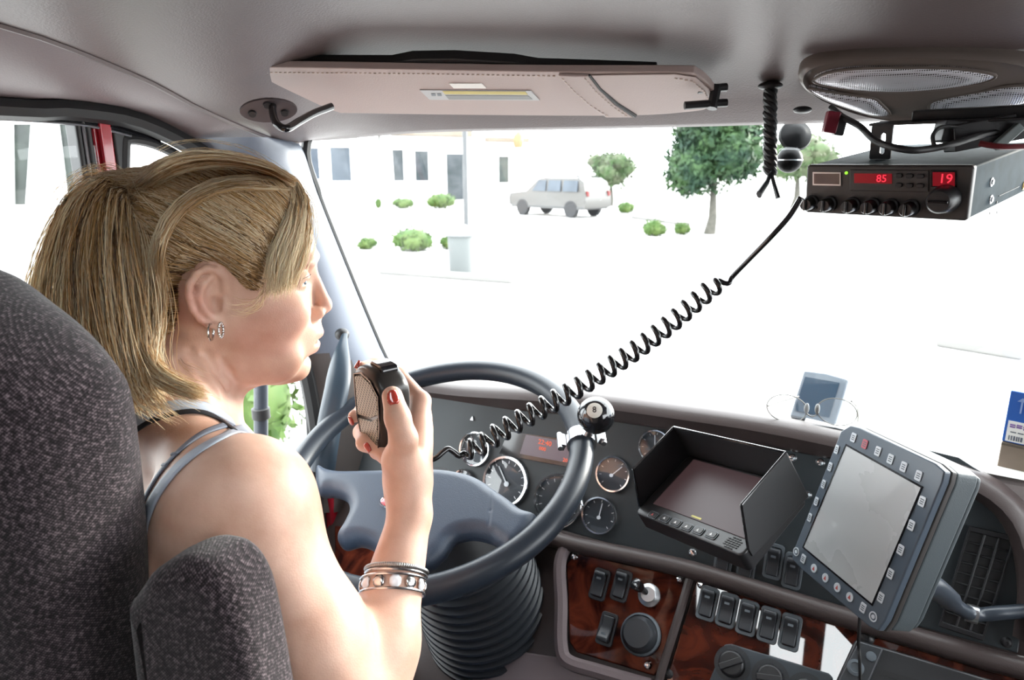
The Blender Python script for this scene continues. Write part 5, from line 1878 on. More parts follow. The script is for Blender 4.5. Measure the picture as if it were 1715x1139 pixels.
mb = MB(); mb.loft(rg); arm = obj('armrest', mb, M_FAB, seat, world=True, smooth=70)
for d_, z_ in ((.0125, .0265),):
    mb = MB(); mb.tube([AF @ Vector((p[0], p[1], z_)) for p in aoff(d_)], .0016, 6, closed=True); obj('seam_piping', mb, M_FAB, arm, world=True)
# ------------------------------------------------------------------ the driver: one smooth-blended implicit surface, then a mesh
e3 = np.array([0, 0, EYE])
def V(px, py, d):
    return _e + ray(px, py) * d

# --- head frame: f = where the face points, l = her left (away from the camera), u = up
ga = math.radians(11)
fd = math.cos(ga) * _r + math.sin(ga) * np.array([-math.sin(YAW), math.cos(YAW), 0])
ud = np.array([0, 0, 1.0])
ld = np.cross(ud, fd)
HO = V(370, 470, .752)
HR = np.stack([fd, ld, ud])          # rows
def hp2(px, py):
    r = ray(px, py); t = ((HO - _e) @ ld) / (r @ ld)
    q = _e + r * t - HO
    return np.array([q @ fd, q @ ud])
def H(px, py, l=0.0):
    """measured profile pixel on the head's middle plane, moved sideways by l"""
    a = hp2(px, py)
    return HO + a[0] * fd + a[1] * ud + l * ld

def HS(px, py, l):
    """the pixel measured on the plane l sideways of the head's middle plane"""
    o = HO + l * ld
    r = ray(px, py)
    return _e + r * (((o - _e) @ ld) / (r @ ld))

def inflated(px_poly, W0, R, taper):
    pts = spline([Vector((*hp2(*q), 0)) for q in px_poly], 5, closed=True)
    sd, lo, res = raster([(p.x, p.y) for p in pts])
    def fn(P):
        q = (P - HO) @ HR.T
        i = np.clip((q[..., 0] - lo[0]) / res, 0, sd.shape[0] - 1.001); j = np.clip((q[..., 2] - lo[1]) / res, 0, sd.shape[1] - 1.001)
        a, b = i.astype(int), j.astype(int); s, t = i - a, j - b
        d = sd[a, b] * (1 - s) * (1 - t) + sd[a + 1, b] * s * (1 - t) + sd[a, b + 1] * (1 - s) * t + sd[a + 1, b + 1] * s * t
        W = W0 * taper(q[..., 0], q[..., 2])
        e = np.maximum(0, 1 - d / R)
        return (np.sqrt(e * e + (q[..., 1] / W) ** 2) - 1) * R * .9
    P = np.array([(p.x, p.y) for p in pts]); m = P.max(0); mn = P.min(0)
    cs = np.array([HO + a * fd + b * ud + c * ld for a in (mn[0], m[0]) for b in (mn[1], m[1]) for c in (-W0, W0)])
    return fn, cs.min(0), cs.max(0)

def sst(x, a, b):
    t = np.clip((x - a) / (b - a), 0, 1); return t * t * (3 - 2 * t)

body = SDF()
S_ = V(410, 852, .600)
# torso, neck and shoulders
tr = np.array([.925, -.38, 0]); tf = np.array([.38, .925, 0]); TR = np.stack([tr, tf, ud])
nb = V(318, 690, .735)
hip = e3 + np.array([-.66, .43, -.76])
body.ell(e3 + np.array([-.655, .455, -.49]), (.155, .098, .210), TR, k=.05)
body.ell(e3 + np.array([-.655, .43, -.70]), (.158, .11, .14), TR, k=.06)
body.ell(nb + np.array([0, .0, -.135]) - tr * .01, (.125, .074, .085), TR, k=.04)
body.ell(nb * .5 + S_ * .5 + np.array([-.01, -.0, -.12]) , (.075, .050, .10), TR, k=.04)
S = S_; SL = 2 * nb - S + np.array([0, .05, -.16]); SL[2] = S[2] - .01
body.cone(nb + np.array([0, .0, -.055]), S + np.array([-.015, .02, .0]), .045, .044, k=.035)
body.cone(nb + np.array([0, .0, -.055]), SL, .045, .044, k=.035)
body.cone(V(345, 860, .622), V(262, 985, .64), .052, .056, k=.045)
# neck
body.cone(H(318, 560), nb - tf * .012, .0500, .0530, k=.025)
body.cone(H(362, 600), nb + tf * .012 + np.array([0, 0, -.03]), .033, .031, k=.014)
body.cone(HS(345, 575, -.048), HS(375, 690, -.030), .012, .010, k=.014)        # neck cord
# trapezius towards the shoulders
body.cone(nb + np.array([0, -.02, .02]), S * .6 + nb * .4 + np.array([0, -.01, -.008]), .030, .030, k=.03)
body.cone(nb + np.array([0, -.02, .02]), SL * .6 + nb * .4 + np.array([0, 0, .012]), .040, .034, k=.045)
# right arm: deltoid, upper arm, elbow, forearm
E = V(606, 1240, .615); WR = V(687, 862, .722)
body.ell(S, (.054, .054, .060), k=.035)
body.cone(S + np.array([0, 0, -.01]), S * .45 + E * .55, .053, .0485, k=.03)
body.cone(S * .45 + E * .55, E, .0485, .040, k=.02)
body.cone(E, E * .62 + WR * .38 + np.array([-.003, 0, 0]), .036, .0355, k=.018)
body.cone(E * .62 + WR * .38 + np.array([-.003, 0, 0]), WR, .0355, .0218, k=.018)
HB = V(686, 800, .735)
body.cone(WR, HB, .0205, .0205, k=.012)
# left arm resting down to the lap
EL = SL + np.array([-.02, .0, -.29]); WL = EL + np.array([.03, .10, -.16])
body.ell(SL, (.054, .054, .058), k=.035)
body.cone(SL, EL, .050, .039, k=.03)
body.cone(EL, WL, .038, .024, k=.02)
body.cone(WL, WL + np.array([.07, .06, -.015]), .024, .026, k=.015)
for q in range(4):
    a0 = WL + np.array([.075 + .012 * q, .055 + .018 * (1.5 - q) * .6, -.015]); body.chain([a0, a0 + np.array([.035, .035, -.005]), a0 + np.array([.055, .04, -.025])], [.0095, .009, .0075], k=.006)
body.chain([WL + np.array([.02, .05, 0]), WL + np.array([.03, .085, .0]), WL + np.array([.05, .11, -.01])], [.012, .0105, .0085], k=.008)

# head
HEAD_P = [(506, 335), (518, 365), (525, 395), (529, 414), (532, 432), (527, 448), (524, 465), (525, 490), (527, 520), (528, 540), (524, 560), (521, 585), (514, 598), (516, 612), (511, 627), (496, 637), (473, 643), (446, 643), (420, 647), (385, 640), (335, 620), (285, 590), (245, 540), (222, 460), (216, 390), (228, 325), (265, 282), (312, 262), (360, 257), (420, 272), (472, 300)]
def taper_head(f, u):
    t = 1 - .36 * sst(-u, .02, .125)
    t *= 1 - .22 * sst(f, .05, .125)
    t *= 1 + .04 * np.exp(-((u - .07) / .05) ** 2)
    return t
fn, lo_, hi_ = inflated(HEAD_P, .0745, .075, taper_head)
body.custom(fn, lo_, hi_, k=.018)
hs_ = .752 / FPX                      # metres per measured pixel at the head
HRm = HR
# cheek, jaw, brow
for s in (-1, 1):
    body.ell(H(478, 512, s * .042), (.030, .020, .024), HR, k=.022)
    body.ell(H(450, 590, s * .040), (.040, .016, .024), HR, k=.025)
    body.ell(H(514, 433, s * .024), (.012, .022, .0065), HR, k=.010)
body.ell(H(505, 558), (.022, .027, .026), HR, k=.016)           # muzzle
body.ell(H(500, 614), (.0105, .017, .0115), HR, k=.012)         # chin
# eye sockets, lids
for s in (-1, 1):
    body.ell(H(519, 463, s * .031), (.012, .016, .0085), HR, k=.010, op='s')
    body.ell(H(500, 463, s * .0315), (.0135, .0150, .0125), HR, k=.005)
    body.ell(H(503, 456, s * .0315), (.0135, .0155, .0075), HR, k=.003)      # upper lid
    body.ell(H(513, 465, s * .0315), (.0055, .0095, .0026), HR, k=.002, op='s')
# nose
body.cone(H(523, 453), H(543, 504), .0050, .0070, k=.007)
body.ell(H(543, 510), (.0080, .0080, .0072), HR, k=.005)
body.cone(H(534, 528), H(545, 514), .0042, .0060, k=.006)
for s in (-1, 1):
    body.ell(H(532, 521, s * .0110), (.0092, .0062, .0074), HR, k=.005)
    body.ell(H(540, 528, s * .0065), (.0045, .0030, .0028), HR, k=.003, op='s')
    body.ell(H(524, 524, s * .0185), (.006, .003, .008), HR, k=.006, op='s')
# lips
body.ell(H(528, 556), (.0082, .0175, .0052), HR, k=.004)
body.ell(H(532, 557), (.0064, .0100, .0046), HR, k=.003)
body.ell(H(521, 581), (.0080, .0165, .0058), HR, k=.004)
body.ell(H(530, 569), (.0120, .0170, .0030), HR, k=.003, op='s')
body.ell(H(517, 595), (.0075, .016, .0035), HR, k=.006, op='s')

# ears
def mirror(p):
    return p - 2 * ((p - HO) @ ld) * ld
def ear(s):
    L0 = lambda px: s * (.0700 + .018 * min(1, max(0, (385 - px) / 70.0)))
    ep = (lambda q, dl=0.0: HS(q[0], q[1], L0(q[0]) + s * dl)) if s < 0 else (lambda q, dl=0.0: mirror(HS(q[0], q[1], -L0(q[0]) - s * dl)))
    c = ep((346, 497))
    a = ep((318, 500)) - ep((372, 500)); a /= np.linalg.norm(a)
    u_ = np.array([0, 0, 1.0]) + .0 * fd; u_ = u_ - a * (u_ @ a); u_ /= np.linalg.norm(u_)
    n_ = np.cross(a, u_)
    R = np.stack([a, u_, n_])
    body.ell(ep((350, 492), -.004), (.0185, .0285, .0048), R, k=.004)
    body.ell(ep((361, 536), -.002), (.0085, .0100, .0042), R, k=.004)                 # lobe
    body.ell(ep((352, 500), .0048), (.0125, .0225, .0055), R, k=.004, op='s')
    hel = [(377, 486), (375, 466), (362, 453), (345, 450), (328, 459), (317, 476), (315, 497), (321, 518), (334, 536), (348, 545)]
    body.chain([ep(q, .001) for q in hel], [.0034, .0036, .0036, .0036, .0036, .0036, .0034, .0032, .0032, .0034], k=.0025)
    anti = [(352, 466), (338, 478), (333, 497), (340, 518), (352, 530)]
    body.chain([ep(q, .0005) for q in anti], [.0030, .0036, .0038, .0036, .0034], k=.004)
    body.ell(ep((374, 511), .001), (.0052, .0066, .0046), R, k=.003)                  # tragus
    body.ell(ep((361, 509), .001), (.0055, .0080, .0075), R, k=.004, op='s')          # bowl
ear(-1); ear(1)

# --- hand round the microphone
mn = np.array([-.40, -.915, -.04]); mn /= np.linalg.norm(mn)        # way the grille faces
mu = np.array([.02, -.08, 1.0]); mu -= mn * (mu @ mn); mu /= np.linalg.norm(mu)
mx = np.cross(mu, mn)
MC = V(617, 690, .745)                                              # centre of the grille face
MICF = Matrix(((mx[0], mu[0], mn[0], MC[0]), (mx[1], mu[1], mn[1], MC[1]), (mx[2], mu[2], mn[2], MC[2]), (0, 0, 0, 1)))
def mic(x, y, z):
    return MC + mx * x + mu * y + mn * z
# palm behind and right of the microphone
body.cone(HB, V(700, 722, .772), .0185, .0150, k=.016)
body.cone(HB, V(694, 752, .765), .0190, .0150, k=.014)
body.cone(V(680, 822, .728), V(671, 770, .716), .0205, .0190, k=.016)      # thumb mound
kn = [V(705, 672, .782), V(705, 700, .785), V(700, 726, .782), V(690, 750, .775)]
for q in kn: body.cone(V(690, 790, .745), q, .0150, .0115, k=.010)
# thumb up the near side
body.chain([V(672, 772, .714), V(676, 735, .700), V(666, 700, .697), V(657, 664, .702)], [.0185, .0140, .0128, .0108], k=.008)
# fingers round the far side, tips coming forward at the left edge
fr_ = [.0088, .0092, .0088, .0078]
body.chain([kn[0], V(668, 628, .815), V(628, 612, .803), V(606, 616, .778)], [.0105, .0092, .0085, .0072], k=.005)
body.chain([kn[1], V(652, 690, .828), V(606, 690, .812), V(594, 697, .782)], [.0108, .0096, .0088, .0076], k=.005)
body.chain([kn[2], V(648, 728, .815), V(606, 724, .795), V(611, 742, .758), V(640, 757, .742)], [.0105, .0096, .0094, .0090, .0078], k=.005)
body.chain([kn[3], V(660, 762, .785), V(632, 756, .766), V(646, 769, .745)], [.0098, .0086, .0082, .0074], k=.005)

# creases on the turned neck
for L_ in (((318, 588), (340, 628), (366, 664)), ((344, 590), (362, 622), (380, 650)), ((372, 604), (384, 624), (394, 640)), ((300, 604), (318, 640), (340, 668))):
    C_ = [body.march(*q) for q in L_]
    if all(c is not None for c in C_): body.chain(C_, [.0012, .0022, .0010], k=.007, op='s')
h_ = .0021
F, lo_g = body.grid(e3 + np.array([-1.02, .24, -.86]), e3 + np.array([-.30, .80, .06]), h_)
# cut below the waist (hidden inside the jeans)
bv, bf = nets(F, lo_g, h_)
bv = relax(bv, bf, 1)

def skin_mat():
    m = mat('skin', (.58, .33, .235), .48, sub=.12, spec=.4)
    nt = m.node_tree; p = nt.nodes['Principled BSDF']; L = nt.links.new
    at = nt.nodes.new('ShaderNodeAttribute'); at.attribute_name = 'tone'
    tc = nt.nodes.new('ShaderNodeTexCoord')
    n = nt.nodes.new('ShaderNodeTexNoise'); n.inputs['Scale'].default_value = 26; n.inputs['Detail'].default_value = 5
    L(tc.outputs['Object'], n.inputs['Vector'])
    r = nt.nodes.new('ShaderNodeValToRGB'); r.color_ramp.elements[0].position = .3; r.color_ramp.elements[1].position = .7
    r.color_ramp.elements[0].color = (.53, .305, .22, 1); r.color_ramp.elements[1].color = (.68, .445, .345, 1)
    L(n.outputs['Fac'], r.inputs['Fac'])
    mx_ = nt.nodes.new('ShaderNodeMix'); mx_.data_type = 'RGBA'
    L(at.outputs['Fac'], mx_.inputs[0]); L(r.outputs['Color'], mx_.inputs[6]); mx_.inputs[7].default_value = (.46, .13, .11, 1)
    L(mx_.outputs[2], p.inputs['Base Color'])
    n2 = nt.nodes.new('ShaderNodeTexVoronoi'); n2.inputs['Scale'].default_value = 620
    L(tc.outputs['Object'], n2.inputs['Vector'])
    b = nt.nodes.new('ShaderNodeBump'); b.inputs['Strength'].default_value = .12; b.inputs['Distance'].default_value = .0006
    L(n2.outputs['Distance'], b.inputs['Height']); L(b.outputs['Normal'], p.inputs['Normal'])
    return m
M_SKIN = skin_mat()
woman = thing('person', 'blonde woman with a ponytail in a tank top holding the radio microphone to her mouth', 'person', e3 + np.array([-.66, .43, -.9]))
pb = np_mesh('body', bv, bf, M_SKIN, woman)
tone = np.zeros(len(bv), np.float32)
def spot(c, r, amt):
    q = (bv - c) @ HR.T / np.array(r)
    np.maximum(tone, amt * np.clip(1.6 - 1.6 * (q ** 2).sum(1), 0, 1), out=tone)
spot(H(531, 556), (.010, .020, .0058), .9)
spot(H(524, 581), (.010, .019, .0064), .9)
for s in (-1, 1):
    spot(H(468, 535, s * .06), (.05, .03, .04), .22)
    spot(H(345, 495, s * .085), (.030, .022, .036), .30)
spot(H(546, 510), (.012, .012, .012), .25)
spot(H(440, 600, -.05), (.05, .03, .03), .12)
at_ = pb.data.attributes.new('tone', 'FLOAT', 'POINT'); at_.data.foreach_set('value', tone)

# eyes, lashes, brows
M_EYE = mat('eye_white', (.75, .73, .7), .15, spec=.7)
M_IRIS = mat('eye_iris', (.06, .09, .12), .1, coat=1)
M_LASH = mat('lash_brown', (.03, .018, .012), .6)
for s in (-1, 1):
    c = H(500, 463, s * .0315)
    mb = MB(); mb.sphere(tuple(c), .0118, seg=20, rows=14); eo = obj('eyeball', mb, M_EYE, woman, world=True)
    q = Vector(c) + Vector(fd) * .0092 + Vector(ld) * (-.001)
    zz = Vector(fd); xx = Vector(ld); yy = zz.cross(xx)
    M = Matrix(((xx.x, yy.x, zz.x, q.x), (xx.y, yy.y, zz.y, q.y), (xx.z, yy.z, zz.z, q.z), (0, 0, 0, 1)))
    mb = MB(); mb.lathe([(.0062, 0), (.004, .0022), (0, .0031)], 18, M); obj('iris', mb, M_IRIS, eo, world=True)
    mb = MB()
    for k in range(22):
        t = k / 21 - .5
        b = H(515 - 22 * t * t, 456 + 4 * abs(t), s * .0315 + t * .022)
        tip = b + fd * .0065 * (1 - t * t) + ud * .002 + ld * t * .006
        mb.tube([b, (b + tip) / 2 - ud * .0008, tip], [.0004, .0003, .00012], 3)
    lo_o = obj('eyelashes', mb, M_LASH, woman, world=True); lo_o['kind'] = 'stuff'
    mb = MB()
    rb2 = random.Random(5)
    for k in range(70):
        t = k / 69 - .5
        b0 = H(523 - 26 * abs(t + .1) ** 1.5 * 2, 429 + 9 * t * t + rb2.uniform(-2.5, 2.5), s * (.024 + t * .034) )
        b0 = b0 - fd * .002
        tp = b0 + ld * s * .007 + fd * .001 + ud * .0012
        mb.tube([b0, tp], [.0004, .00015], 3)
    obj('eyebrow', mb, mat('brow_brown', (.22, .13, .07), .6), woman, world=True)['kind'] = 'stuff'

# nails
M_NAIL = mat('nail_polish', (.42, .045, .03), .15, coat=1.0)
def nail(px, py, up2, w, l, nudge=0.0):
    p = body.march(px, py)
    if p is None: return
    nn = body.normal(p)
    q = body.march(px + up2[0], py + up2[1])
    y = (q - p) if q is not None else ud
    y = y - nn * (y @ nn); y /= np.linalg.norm(y)
    x = np.cross(y, nn)
    M = Matrix(((x[0], y[0], nn[0], p[0]), (x[1], y[1], nn[1], p[1]), (x[2], y[2], nn[2], p[2]), (0, 0, 0, 1)))
    mb = MB()
    rows = []
    for j in range(7):
        v = -l / 2 + l * j / 6
        ww = w * (.80 + .2 * math.sin(PI * min(1, j / 4.5))) * (1 if j < 6 else .72) * (.75 if j == 0 else 1)
        rows.append([M @ Vector((ww / 2 * u, v, .0006 + .0016 * (1 - u * u) - .0002 * j * 0)) for u in (-1, -.6, -.2, .2, .6, 1)])
    mb.grid(rows)
    o = obj('fingernail', mb, M_NAIL, woman, world=True, smooth=80)
    sd_ = o.modifiers.new('thickness', 'SOLIDIFY'); sd_.thickness = .0014; sd_.offset = -1
nail(658, 666, (-2, -10), .0125, .0150)
nail(616, 750, (6, 8), .0088, .0115)
nail(588, 704, (0, 8), .0075, .012)
nail(599, 611, (-6, 0), .007, .010)
# ------------------------------------------------------------------ hair
HAIR_P = [(515, 372), (512, 345), (497, 308), (470, 284), (430, 268), (395, 258), (345, 250), (300, 254), (255, 270), (225, 296), (205, 330), (205, 370), (218, 430), (238, 520), (262, 575), (283, 592), (296, 565), (301, 520), (303, 480), (318, 452), (350, 441), (378, 458), (400, 486), (428, 500), (450, 480), (460, 445), (478, 412), (500, 392)]
hpts = spline([Vector((*hp2(*q), 0)) for q in HAIR_P], 4, closed=True)
hsd, hlo, hres = raster([(p.x, p.y) for p in hpts], pad=.09)
head_fn = fn
def hair_d(P):
    """how deep inside the hair outline, measured on the visible side plane"""
    q = (P - HO) @ HR.T
    # perspective of the side surface: measure where the sight line of each point meets the middle plane
    r = P - _e
    t = ((HO - _e) @ ld) / (r @ ld)
    m = (_e + r * t[..., None] - HO) @ HR.T
    mm = np.where((q[..., 1] < 0)[..., None], m, q)
    i = np.clip(((mm[..., 0] - hlo[0]) / hres).astype(int), 0, hsd.shape[0] - 1); j = np.clip(((mm[..., 2] - hlo[1]) / hres).astype(int), 0, hsd.shape[1] - 1)
    return hsd[i, j]
def cap_fn(P):
    d = hair_d(P)
    t = np.clip(d / .020, 0, 1); t = t * t * (3 - 2 * t)
    return head_fn(P) - (.0145 * t - .004)
cap = SDF()
cap.custom(cap_fn, lo_ - .02, hi_ + .02)
GP = H(214, 332)
cap.cone(H(225, 335), H(196, 330), .030, .024, k=.02)
Fh, lh = cap.grid(lo_ - .03, hi_ + .03, .003)
hv, hf = nets(Fh, lh, .003)
hv = relax(hv, hf, 3)

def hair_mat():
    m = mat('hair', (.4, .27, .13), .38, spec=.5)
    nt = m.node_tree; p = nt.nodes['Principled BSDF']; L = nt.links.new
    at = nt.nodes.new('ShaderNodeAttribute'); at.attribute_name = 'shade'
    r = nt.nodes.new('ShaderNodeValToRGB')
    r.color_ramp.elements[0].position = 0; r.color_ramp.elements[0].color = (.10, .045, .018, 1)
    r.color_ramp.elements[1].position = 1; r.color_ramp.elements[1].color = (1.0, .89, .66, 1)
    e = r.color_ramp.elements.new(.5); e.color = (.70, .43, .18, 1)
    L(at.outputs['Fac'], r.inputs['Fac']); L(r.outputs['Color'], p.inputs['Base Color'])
    tl = nt.nodes.new('ShaderNodeBsdfTranslucent'); L(r.outputs['Color'], tl.inputs['Color'])
    mx_ = nt.nodes.new('ShaderNodeMixShader'); mx_.inputs[0].default_value = .38
    out = nt.nodes['Material Output']
    L(p.outputs[0], mx_.inputs[1]); L(tl.outputs[0], mx_.inputs[2]); L(mx_.outputs[0], out.inputs['Surface'])
    return m
M_HAIR = hair_mat()
rng = np.random.default_rng(7)
CC = H(362, 415)
def cap_radius(dirs):
    R = np.linspace(.03, .16, 40)
    out = np.full(len(dirs), .09)
    vals = np.stack([cap(CC + dirs * r) for r in R], 1)
    ins = vals < 0
    last = ins.shape[1] - 1 - np.argmax(ins[:, ::-1], 1)
    last = np.clip(last, 0, len(R) - 2)
    v0 = vals[np.arange(len(dirs)), last]; v1 = vals[np.arange(len(dirs)), last + 1]
    t = np.clip(v0 / (v0 - v1 + 1e-9), 0, 1)
    return R[last] + t * (R[1] - R[0])
STR, SHD, RAD = [], [], []
NS = 14
def add_strands(P, shade, r0):
    """P: n x NS x 3"""
    STR.append(P); SHD.append(np.asarray(shade)); RAD.append(np.broadcast_to(np.asarray(r0, float), (len(P),)))

skull = SDF(); skull.custom(head_fn, lo_, hi_)
def surface_px(px, py):
    """many sight lines at once against the bare head"""
    r = _f + (px - CX)[:, None] / FPX * _r - (py - CY)[:, None] / FPX * _u
    ds = np.linspace(.60, .86, 60)
    v = np.stack([head_fn(_e + r * d) for d in ds], 1)
    ins = v < 0
    i = np.argmax(ins, 1); ok = ins.any(1)
    i = np.clip(i, 1, 59)
    v0, v1 = v[np.arange(len(px)), i - 1], v[np.arange(len(px)), i]
    t = np.clip(v0 / (v0 - v1 + 1e-9), 0, 1)
    d = ds[i - 1] + t * (ds[1] - ds[0])
    return _e + r * d[:, None], ok
def sweep(roots, shade, lift=.003, wav=.0016, r0=.00035):
    n = len(roots)
    a = roots - CC; a /= np.linalg.norm(a, axis=1)[:, None]
    tgt = GP + rng.normal(0, .010, (n, 3)); b = tgt - CC; b /= np.linalg.norm(b, axis=1)[:, None]
    om = np.arccos(np.clip((a * b).sum(1), -1, 1))[:, None]
    T_ = np.linspace(0, 1, NS)[None, :]
    so = np.sin(om) + 1e-6
    dirs = (np.sin((1 - T_) * om) / so)[..., None] * a[:, None] + (np.sin(T_ * om) / so)[..., None] * b[:, None]
    # locks share a gentle wave
    ph = 24 * (a @ np.array([.3, .5, .9])) + rng.normal(0, .5, n)
    dirs = dirs + (np.sin(ph[:, None] + 5.0 * T_) * .05 * np.sin(PI * T_))[..., None] * ud
    dirs /= np.linalg.norm(dirs, axis=2)[..., None]
    R = cap_radius(dirs.reshape(-1, 3)).reshape(n, NS)
    # height of the lock above the cap: grouped so that locks separate
    lk = np.sin(ph * 1.3) * .5 + .5
    R = R + (.0004 + lift * (rng.random((n, 1)) * .6 + .5 * lk[:, None])) * np.sin(np.clip(T_ * 1.25 + .06, 0, 1) * PI * .62)
    P = CC + dirs * R[..., None]
    P += rng.normal(0, .00035, P.shape)
    lk2 = np.sin(ph * 2.7 + 1.0) * np.sin(ph * .9)
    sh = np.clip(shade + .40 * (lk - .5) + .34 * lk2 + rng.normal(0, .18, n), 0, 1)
    add_strands(P, sh, r0)

# roots along the hairline and all over the scalp
front = np.array([(511, 352), (506, 372), (494, 392), (478, 412), (464, 440), (455, 472), (438, 494), (420, 496), (400, 486), (380, 462), (352, 445), (322, 454), (305, 490), (302, 540), (288, 585), (265, 575)], float)
def along(P, n):
    seg = np.linalg.norm(np.diff(P, axis=0), axis=1); s = np.concatenate([[0], np.cumsum(seg)])
    u = rng.random(n) * s[-1]
    i = np.clip(np.searchsorted(s, u) - 1, 0, len(P) - 2)
    t = ((u - s[i]) / seg[i])[:, None]
    return P[i] * (1 - t) + P[i + 1] * t
q = along(front, 2300) + rng.normal(0, 3.5, (2300, 2))
p, ok = surface_px(q[:, 0], q[:, 1])
sweep(p[ok], np.where(q[ok][:, 0] > 455, .62, .40))  # strands near the forehead paler, light from ahead put into their tone
# scalp interior
q = np.stack([rng.uniform(225, 512, 5200), rng.uniform(250, 580, 5200)], 1)
p, ok = surface_px(q[:, 0], q[:, 1])
ok &= hair_d(p) > .006
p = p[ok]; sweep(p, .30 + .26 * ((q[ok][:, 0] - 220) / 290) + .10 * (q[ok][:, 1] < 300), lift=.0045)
# far side, fewer
sel = p[rng.random(len(p)) < .35]
m_ = sel - 2 * ((sel - HO) @ ld)[:, None] * ld
sweep(m_, np.full(len(m_), .5), lift=.004)
# broad pale lock that arcs over the ear towards the ponytail
n = 260
t0 = np.linspace(0, 1, NS)
def guided(guides, n, spread, dspread, shade, r0=.00034, jit=.0008, sv=.14):
    """guides: list of (px, py, d) polylines fanned from first to last"""
    G = np.stack([np.array([tuple(p) for p in resample(spline([Vector(q) for q in g], 8), NS)]) for g in guides])
    u = rng.random(n) * (len(guides) - 1)
    i = np.clip(u.astype(int), 0, len(guides) - 2); t = (u - i)[:, None, None]
    Q = G[i] * (1 - t) + G[i + 1] * t
    off = rng.normal(0, 1, (n, 1, 2)) * np.linspace(.35, 1, NS)[None, :, None] * spread
    ph = rng.random((n, 1)) * .9 + (u * 9)[:, None]
    off[..., 0] = off[..., 0] + np.sin(ph + np.linspace(0, 5, NS)) * spread * .55
    Q[..., :2] += off
    Q[..., 2] += rng.normal(0, 1, (n, 1)) * dspread * np.linspace(.3, 1, NS)
    r = _f + (Q[..., 0:1] - CX) / FPX * _r - (Q[..., 1:2] - CY) / FPX * _u
    P = _e + r * Q[..., 2:3]
    P += rng.normal(0, jit * .5, P.shape)
    lk = np.sin(u * 17) * .5 + .5
    add_strands(P, np.clip(shade + .55 * (lk - .5) + .2 * np.sin(u * 41) + rng.normal(0, sv, n), 0, 1), r0)
gd_ = float((GP - _e) @ _f)
# ponytail: front layer and back layer
g_front = [[(205, 322, gd_), (168, 304, gd_ - .01), (122, 330, gd_ - .015), (88, 392, gd_ - .02), (68, 455, gd_ - .02), (58, 520, gd_ - .02), (52, 590, gd_ - .02)],
           [(205, 320, gd_ - .02), (172, 310, gd_ - .035), (140, 350, gd_ - .045), (122, 430, gd_ - .05), (122, 520, gd_ - .05), (135, 600, gd_ - .05), (150, 660, gd_ - .05)],
           [(207, 320, gd_ - .025), (186, 318, gd_ - .045), (172, 375, gd_ - .06), (172, 460, gd_ - .065), (185, 550, gd_ - .065), (205, 620, gd_ - .06), (225, 680, gd_ - .06)],
           [(210, 322, gd_ - .02), (210, 330, gd_ - .045), (212, 390, gd_ - .06), (220, 470, gd_ - .065), (228, 550, gd_ - .06), (235, 610, gd_ - .06), (262, 660, gd_ - .07)],
           [(213, 326, gd_ - .01), (230, 345, gd_ - .04), (250, 395, gd_ - .055), (262, 465, gd_ - .06), (262, 530, gd_ - .055), (250, 590, gd_ - .055), (262, 640, gd_ - .075)]]
guided(g_front, 3600, 12, .014, .80, sv=.20)
guided(g_front[1:4], 700, 12, .02, .32)
def cap_d(px, py, off=-.004):
    r = ray(px, py); ds = np.linspace(.60, .90, 150); v = cap(_e + ds[:, None] * r)
    return float(ds[np.argmax(v < 0)]) + off
def on_cap(P, off=-.004):
    return [(x, y, cap_d(x, y, off)) for x, y in P]
guided([on_cap([(478, 306), (440, 298), (395, 296), (350, 306), (312, 328), (286, 356)]) + [(268, 390, gd_ - .085), (259, 440, gd_ - .075), (262, 500, gd_ - .065), (256, 560, gd_ - .06)],
        on_cap([(486, 322), (445, 320), (400, 318), (356, 326), (318, 346), (292, 372)]) + [(274, 402, gd_ - .09), (267, 450, gd_ - .078), (270, 505, gd_ - .068), (262, 555, gd_ - .062)]], 520, 5, .004, .70, sv=.16)
# crest of the combed-back top
guided([on_cap([(492, 300), (450, 276), (400, 262), (345, 256), (300, 262), (262, 280), (232, 306)], -.003), on_cap([(488, 312), (446, 290), (398, 280), (345, 278), (300, 288), (262, 304), (232, 322)], -.005)], 420, 5, .004, .62, sv=.18)
# tail ends over the shoulder
guided([[(215, 540, gd_ - .07), (228, 590, gd_ - .075), (250, 625, gd_ - .085), (290, 648, gd_ - .105), (330, 662, gd_ - .115)],
        [(245, 545, gd_ - .07), (255, 590, gd_ - .08), (275, 622, gd_ - .095), (305, 645, gd_ - .11), (338, 660, gd_ - .118)]], 420, 7, .006, .74)
guided([[(205, 600, gd_ - .08), (215, 640, gd_ - .09), (230, 675, gd_ - .10), (255, 690, gd_ - .11)], [(235, 600, gd_ - .08), (250, 645, gd_ - .10), (275, 680, gd_ - .115), (300, 700, gd_ - .12)]], 90, 10, .006, .72)
# fringe falling past the temple, windshield light put into its near-white tone
fd0 = .735
guided([[(468, 296, .745), (482, 330, .708), (478, 372, .690), (464, 412, .683), (455, 450, .680), (452, 486, .680)],
        [(488, 300, .742), (503, 330, .715), (500, 370, .700), (488, 410, .692), (474, 450, .688), (466, 486, .688)],
        [(496, 305, .745), (514, 340, .722), (516, 385, .712), (508, 425, .702), (497, 455, .695), (490, 480, .693)]], 640, 7.0, .004, .97, sv=.16)
